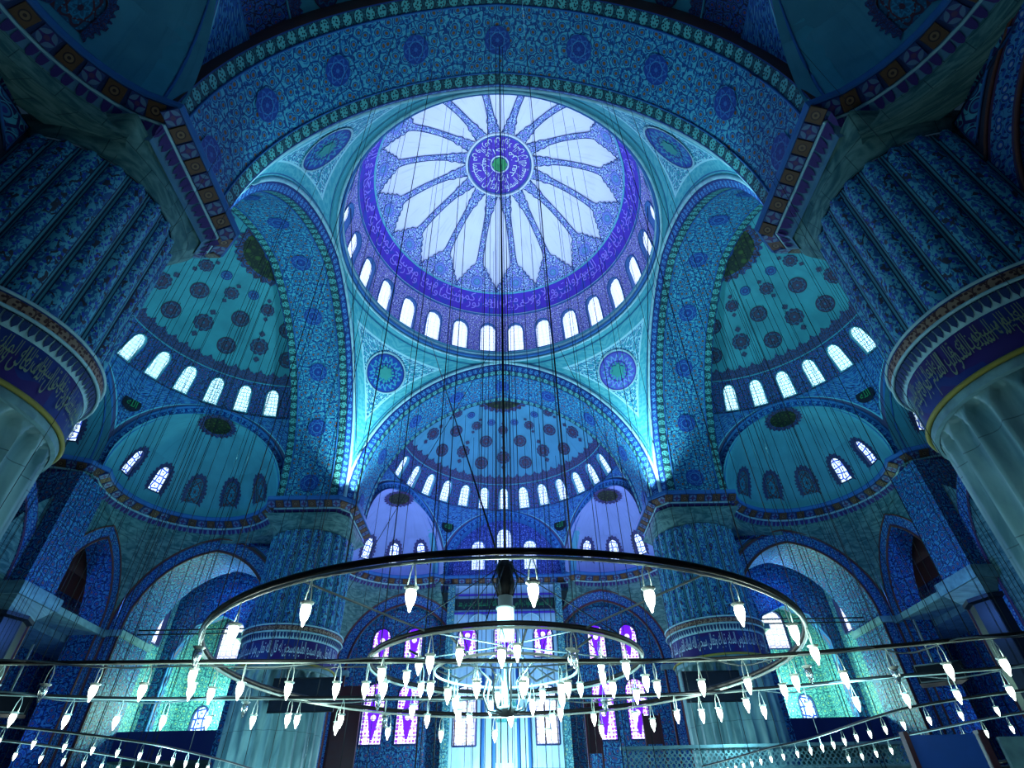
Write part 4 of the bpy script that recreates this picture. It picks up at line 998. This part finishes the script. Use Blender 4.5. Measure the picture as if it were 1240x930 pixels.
def ceil_z(x, y):
    """height of the vault above a point"""
    d = hypot(x, y)
    if d < 11.4: return 36.6 + sqrt(max(0, RD ** 2 - d * d)) - .1
    ax, ay = max(abs(x), abs(y)), min(abs(x), abs(y))
    if ax < 16.8 and ay < 11.2: return GA.z(ay)
    q = SR ** 2 - (ax - 16.5) ** 2 - ay ** 2
    if ax >= 16.4 and q > 16: return 24 + sqrt(q) - .05
    for cx, cy in ((EY, EX), (27.35, 0)):
        q = CR ** 2 - (ax - cx) ** 2 - (ay - cy) ** 2
        if q > 1: return 21.8 + sqrt(q) - .05
    return 20.0
ch = empty('chandelier', (.1, -14.3, 0), label='big round chandelier with two iron rings and a stem, in the middle of the view', cat='chandelier')
ring(ch, 5.3, 4.24, .045); ring(ch, 5.3, 4.165, .024, 'pale_iron', nm='light_rail')
ring(ch, 2.55, 4.24, .04); ring(ch, 2.55, 4.175, .022, 'pale_iron', nm='light_rail'); ring(ch, 1.35, 4.1, .025, 'pale_iron', nm='light_rail')
for k in range(24):
    a = k * 2 * pi / 24 + .06 - pi / 2; addlamp(ch, (5.3 * cos(a), 5.3 * sin(a), 4.18), a, k in (5, 17, 20))
for k in range(14):
    a = k * 2 * pi / 14 + .2; addlamp(ch, (2.55 * cos(a), 2.55 * sin(a), 4.18), a, k % 5 == 1)
for k in range(12):
    a = k * 2 * pi / 12 + .1; addlamp(ch, (1.85 * cos(a), 1.85 * sin(a), 4.42), a, k % 6 == 4)
for k in range(8):
    a = k * 2 * pi / 8 + .3; addlamp(ch, (1.1 * cos(a), 1.1 * sin(a), 4.1), a)
for k in range(8):
    a = k * pi / 4 + .2; ca, sa = cos(a), sin(a); m = MB()
    tube(m, [(.08 * ca, .08 * sa, 3.42), (.34 * ca, .34 * sa, 3.46), (.44 * ca, .44 * sa, 3.7), (.36 * ca, .36 * sa, 3.98), (.62 * ca, .62 * sa, 4.22), (1.1 * ca, 1.1 * sa, 4.12), (1.85 * ca, 1.85 * sa, 4.42)], .022, 6); part('scroll_arm', m, 'grey_iron', ch)
for k in range(6):
    a = k * pi / 3; ca, sa = cos(a), sin(a); m = MB(); tube(m, [(0.12 * ca, .12 * sa, 4.55), (2.55 * ca, 2.55 * sa, 4.24), (5.3 * ca, 5.3 * sa, 4.24)], .016, 5); part('spoke', m, 'grey_iron', ch)
m = MB(); lathe(m, [(.001, 3.36), (.12, 3.38), (.2, 3.46), (.18, 3.5), (.05, 3.55), (.04, 4.3)], 16); part('bottom_cup', m, 'grey_iron', ch)
m = MB(); lathe(m, [(.001, 4.68), (.17, 4.68), (.17, 5.25), (.19, 5.25), (.19, 5.29), (.15, 5.30), (.15, 5.5), (.001, 5.52)], 24); part('stem_canister', m, 'pale_iron', ch)
m = MB(); lathe(m, [(.05, 5.5), (.16, 5.56), (.2, 5.75), (.16, 5.95), (.2, 6.1), (.10, 6.25), (.03, 6.3)], 16)
for k in range(6): a = k * pi / 3; tube(m, [(.14 * cos(a), .14 * sin(a), 5.5), (.27 * cos(a), .27 * sin(a), 5.85), (.12 * cos(a), .12 * sin(a), 6.25)], .02, 4)
part('stem_bracket', m, 'dark_iron', ch)
cable(ch, (0, 0, 6.2), (0, 0, 34.55), .03, 'main_cable'); cable(ch, (.16, 0, 6.2), (.16, 0, 34.5), .012); cable(ch, (-.2, 0, 6.2), (-.2, 0, 34.5), .012)
for k in range(12):
    a = k * 2 * pi / 12 + .15; x, y = 5.3 * cos(a), 5.3 * sin(a); cable(ch, (x, y, 4.25), (x, y, ceil_z(x, y - 14.3) ), .009)
for k in range(6):
    a = k * pi / 3 + .4; cable(ch, (2.55 * cos(a), 2.55 * sin(a), 4.25), (0, 0, 6.2), .010, 'stay')
# lamp rails
def smooth(P, n=8):
    out = []
    for i in range(len(P) - 1):
        p0, p1, p2, p3 = P[max(0, i - 1)], P[i], P[i + 1], P[min(len(P) - 1, i + 2)]
        for k in range(n):
            t = k / n; out.append(tuple(.5 * (2 * p1[d] + (p2[d] - p0[d]) * t + (2 * p0[d] - 5 * p1[d] + 4 * p2[d] - p3[d]) * t * t + (3 * p1[d] - p0[d] - 3 * p2[d] + p3[d]) * t ** 3) for d in (0, 1)))
    return out + [P[-1]]
def rail(P, label, sp_, cab=3, z=ZR, ph=.3, unl=(), double=True, r=.03, skip=None):
    q = (z - 1.6) / 2.6; P = [(.112 + (x - .112) * q, -25.877 + (y + 25.877) * q) for x, y in P]; sp_ *= q
    o = empty('lamp_rail', (P[len(P) // 2][0], P[len(P) // 2][1], 0), label=label, cat='chandelier'); ox, oy = o.location.x, o.location.y
    Q = smooth(P); m = MB(); tube(m, [(x - ox, y - oy, z + .03) for x, y in Q], r, 6); part('rail', m, 'dark_iron', o)
    m = MB(); tube(m, [(x - ox, y - oy, z) for x, y in Q], r * .55, 5); part('light_rail', m, 'pale_iron', o)
    if double:
        m = MB(); tube(m, [(x - ox, y - oy + .25 * sin(i * .55), z - .02 + .04 * sin(i)) for i, (x, y) in enumerate(Q)], r * .5, 5); part('loose_wire', m, 'grey_iron', o)
    L = [0]
    for i in range(1, len(Q)): L.append(L[-1] + hypot(Q[i][0] - Q[i - 1][0], Q[i][1] - Q[i - 1][1]))
    s = ph; i = 1; k = 0
    while s < L[-1]:
        while L[i] < s: i += 1
        f = (s - L[i - 1]) / (L[i] - L[i - 1]); x = Q[i - 1][0] + (Q[i][0] - Q[i - 1][0]) * f; y = Q[i - 1][1] + (Q[i][1] - Q[i - 1][1]) * f
        addlamp(o, (x - ox, y - oy, z), random.uniform(0, 6), k in unl, .78 if double else .62)
        if k % cab == 0: cable(o, (x - ox, y - oy, z), (x - ox, y - oy, ceil_z(x, y)), .008 if y < -8 else .014)
        s += sp_; k += 1
    return o
rail([(-14, -15.6), (-8.7, -15.1), (-4.6, -14.9), (0, -14.6), (3.4, -14.4), (5.5, -14.7), (7.3, -15.2), (9, -15.8), (13, -17.2)], 'nearest straight lamp rail crossing behind the big round chandelier', .83, 4, z=4.0, unl=(7, 25))
rail([(-14, -13.9), (-10.3, -12.6), (-8.0, -11.9), (-3.9, -11.6), (0, -11.2), (3.7, -11.2), (6.4, -11.8), (8.3, -12.6), (10.7, -13.4), (14, -15)], 'second lamp rail, just below and beyond the nearest straight one', .95, 3, z=4.1, unl=(12,))
rail([(-15.5, -11.2), (-13.1, -8.9), (-12.3, -7.9), (-11.5, -6.4), (-10.9, -4.5), (-10.6, -.5), (-10.4, 4), (-8, 8.5)], 'lamp rail receding along the lower left corner', .78, 3, double=False)
rail([(16, -13.4), (12.6, -10.9), (11.1, -9.2), (10.7, -7.4), (10.6, -3.2), (10.0, -.6), (9.6, 3), (9.2, 5.6)], 'lamp rail receding along the lower right corner', .78, 3, double=False)
rail([(-17, -9.5), (-14.8, -6.6), (-13.8, -3.5), (-13.2, 1)], 'small lamp rail beneath the left receding one at the bottom left edge', .8, 4, double=False)
rail([(18, -11), (15.0, -8), (14, -4.5), (13.2, 0)], 'small lamp rail in front of the marble platform at the bottom right edge', .8, 4, double=False)
# large rings under the domes; only their hanging cables and near rims come into view
def bigring(cx, cy, r, n, label, cab, z=3.4):
    o = empty('ring_chandelier', (cx, cy, 0), label=label, cat='chandelier'); ring(o, r, z, .05); ring(o, r * .6, z, .04, nm='inner_ring')
    for k in range(n): a = 2 * pi * k / n; addlamp(o, (r * cos(a), r * sin(a), z), a)
    for k in range(cab):
        a = 2 * pi * (k + .37) / cab; rr = r if k % 2 else r * .6; x, y = rr * cos(a), rr * sin(a)
        cable(o, (x, y, z), (x, y, ceil_z(cx + x, cy + y)), .015)
    return o
c0 = bigring(0, 1.5, 6.0, 24, 'wide ring chandelier under the central dome, beyond the two lamp rails', 20)
for x in (-.35, -.15, .12, .3): cable(c0, (x, -1.5, 4), (x * .6, -1.5, 48.2), .022 if abs(x) < .2 else .014)
bigring(0, 19.5, 6.2, 24, 'ring chandelier hanging before the mihrab bay', 16)
bigring(-20.5, .5, 5.8, 24, 'ring chandelier hanging under the left half dome', 34); bigring(20.5, .5, 5.8, 24, 'ring chandelier hanging under the right half dome', 34)
# slanting stays from the dome ring
for lab, cat_, A, B in (('from the left dome ring down to the chandelier stem', 1, (-6.2, 9.4, 35.6), (0, -14.3, 6.2)), ('from the right dome ring down to the right', 1, (5.0, 10.1, 35.6), (9.5, 11.2, 21.6)), ('from the dome ring down to the far left pillar', 1, (-1.2, 11.2, 35.6), (-10.6, 12.2, 15.0)),
                        ('across the left pendentive', 1, (-10.4, -3.6, 36), (-10.8, 11.6, 21.6)), ('across the right pendentive', 1, (10.4, -3.6, 36), (10.8, 11.6, 21.6))):
    m = MB(); tube(m, [A, B], .026, 4); o = part('stay_cable', m, 'dark_iron', None); tag(o, 'dark slanting stay cable running ' + lab, 'cable')

# ------------------------------------------------------------------ things low in the hall
def board(name, cx, cy, z0, z1, w, label, mat='black_board', cat='board', t=.12, tilt=0.0, rods=True):
    o = empty(name, (cx, cy, z0), label=label, cat=cat)
    part('panel', box(MB(), (-w / 2, 0, 0), (w / 2, t, z1 - z0)), mat, o, smooth=False)
    m = MB(); h = z1 - z0
    tube(m, [(-w / 2, -.03, 0), (w / 2, -.03, 0), (w / 2, -.03, h), (-w / 2, -.03, h)], .035, 4, True); part('frame', m, 'dark_iron', o)
    if rods:
        m = MB()
        for x in (-w * .35, w * .35): tube(m, [(x, .06, h), (x, .06, h + .7)], .02, 4)
        part('hanger', m, 'grey_iron', o)
    o.rotation_euler.x = tilt; return o
board('hanging_board', -11.7, 10.6, 7.6, 9.35, 3.75, 'black board hanging in front of the left far pillar')
board('hanging_board', 12.2, 10.6, 7.7, 9.3, 3.4, 'black board hanging in front of the right far pillar')
def speaker(x, y, z, s, rz, label):
    o = empty('loudspeaker', (x, y, z), rz, label=label, cat='speaker')
    m = MB(); a = [(-s, -.3, -.35 * s), (s, -.3, -.35 * s), (s * .8, .5, -.3 * s), (-s * .8, .5, -.3 * s), (-s, -.3, .45 * s), (s, -.3, .45 * s), (s * .8, .5, .3 * s), (-s * .8, .5, .3 * s)]
    m.add(a, [(0, 3, 2, 1), (4, 5, 6, 7), (0, 1, 5, 4), (2, 3, 7, 6), (1, 2, 6, 5), (3, 0, 4, 7)], [(0, 0)] * 8); part('cabinet', m, 'black_board', o, smooth=False)
    m = MB(); tube(m, [(-s * .9, -.33, -.3 * s), (s * .9, -.33, -.3 * s), (s * .9, -.33, .4 * s), (-s * .9, -.33, .4 * s)], .02, 4, True); part('grille_frame', m, 'grey_iron', o)
    m = MB(); tube(m, [(0, .1, .4 * s), (0, .1, .4 * s + 1.2)], .03, 5); part('bracket', m, 'grey_iron', o)
speaker(11.3, -10.0, 4.75, .55, -.5, 'black wedge loudspeaker hanging near the right edge above the lamp rails'); speaker(-12.3, -10.2, 4.45, .6, .5, 'black loudspeaker box hanging at the lower left edge')
# minbar-like wooden screens beside the mihrab
def screen(x0, x1, y, z0, z1, label):
    o = empty('wooden_screen', ((x0 + x1) / 2, y, 0), label=label, cat='screen'); w = (x1 - x0) / 2
    part('panel', box(MB(), (-w, 0, z0), (w, .15, z1)), 'wine_wood', o, smooth=False); part('post', box(MB(), (-w - .12, -.05, 0), (-w, .2, z1 + .15)), 'wine_wood', o, smooth=False); part('post', box(MB(), (w, -.05, 0), (w + .12, .2, z1 + .15)), 'wine_wood', o, smooth=False)
screen(-11.6, -9.9, 17.2, 5.0, 10.2, 'tall dark red wooden screen right of the far left pillar'); screen(6.0, 6.9, 22.0, 6.5, 9.8, 'narrow dark red wooden post panel right of the marble mihrab'); screen(10.3, 11.4, 22.0, 7.0, 8.8, 'small dark red panel in front of the right stained windows')
# muezzin platform with pierced balustrade, lower right
pf = empty('marble_platform', (13.5, 8.0, 0), label='marble platform with pierced balustrade at the foot of the far right pillar', cat='platform')
part('deck', box(MB(), (-7.6, -.4, 3.9), (7.0, 3.0, 4.25)), 'marble', pf, smooth=False)
for x in (-7.2, -3.6, 0, 3.6, 6.6):
    m = MB(); lathe(m, [(.14, 0), (.12, 3.5), (.2, 3.9)], 10, (x, -.1)); part('column', m, 'marble', pf)
m = MB(); n = 56
for k in range(n):
    x0 = -7.6 + 14.6 * k / n; x1 = x0 + 14.6 / n
    for z0 in (4.30, 4.58, 4.86):
        cx = (x0 + x1) / 2; cz = z0 + .14; vs = []
        for q in range(8): a = q * pi / 4 + pi / 8; vs.append((cx + .085 * cos(a), -.42, cz + .09 * sin(a)))
        out = [(x1, z0 + .2), (x0 + .18, z0 + .28), (x0 + .08, z0 + .28), (x0, z0 + .2), (x0, z0 + .08), (x0 + .08, z0), (x0 + .18, z0), (x1, z0 + .08)]
        vs += [(px, -.42, pz) for px, pz in out]; m.add(vs, [(q, (q + 1) % 8, 8 + (q + 1) % 8, 8 + q) for q in range(8)], [(p[0], p[2]) for p in vs])
part('pierced_balustrade', m, 'marble', pf, smooth=False, kind='stuff')
m = MB(); box(m, (-7.7, -.52, 4.22), (7.1, -.34, 4.32)); box(m, (-7.7, -.52, 5.14), (7.1, -.34, 5.28)); part('handrail', m, 'marble', pf, smooth=False)
# low canopies at the lower right corner
cp = empty('blue_canopy', (11.6, -8.6, 0), label='small blue and grey panelled canopy under the lamps in the lower right corner', cat='canopy')
flat('canopy_blue', (.02, .10, .45))
part('blue_panel', box(MB(), (-.9, 0, 2.7), (.9, .1, 3.62)), 'canopy_blue', cp, smooth=False); part('grey_panel', box(MB(), (1.2, -.4, 2.6), (3.4, -.3, 3.5)), 'marble', cp, smooth=False); part('post', box(MB(), (.95, -.1, 0), (1.12, .1, 3.7)), 'wine_wood', cp, smooth=False); part('post', box(MB(), (-1.05, -.1, 0), (-.92, .1, 3.7)), 'wine_wood', cp, smooth=False)
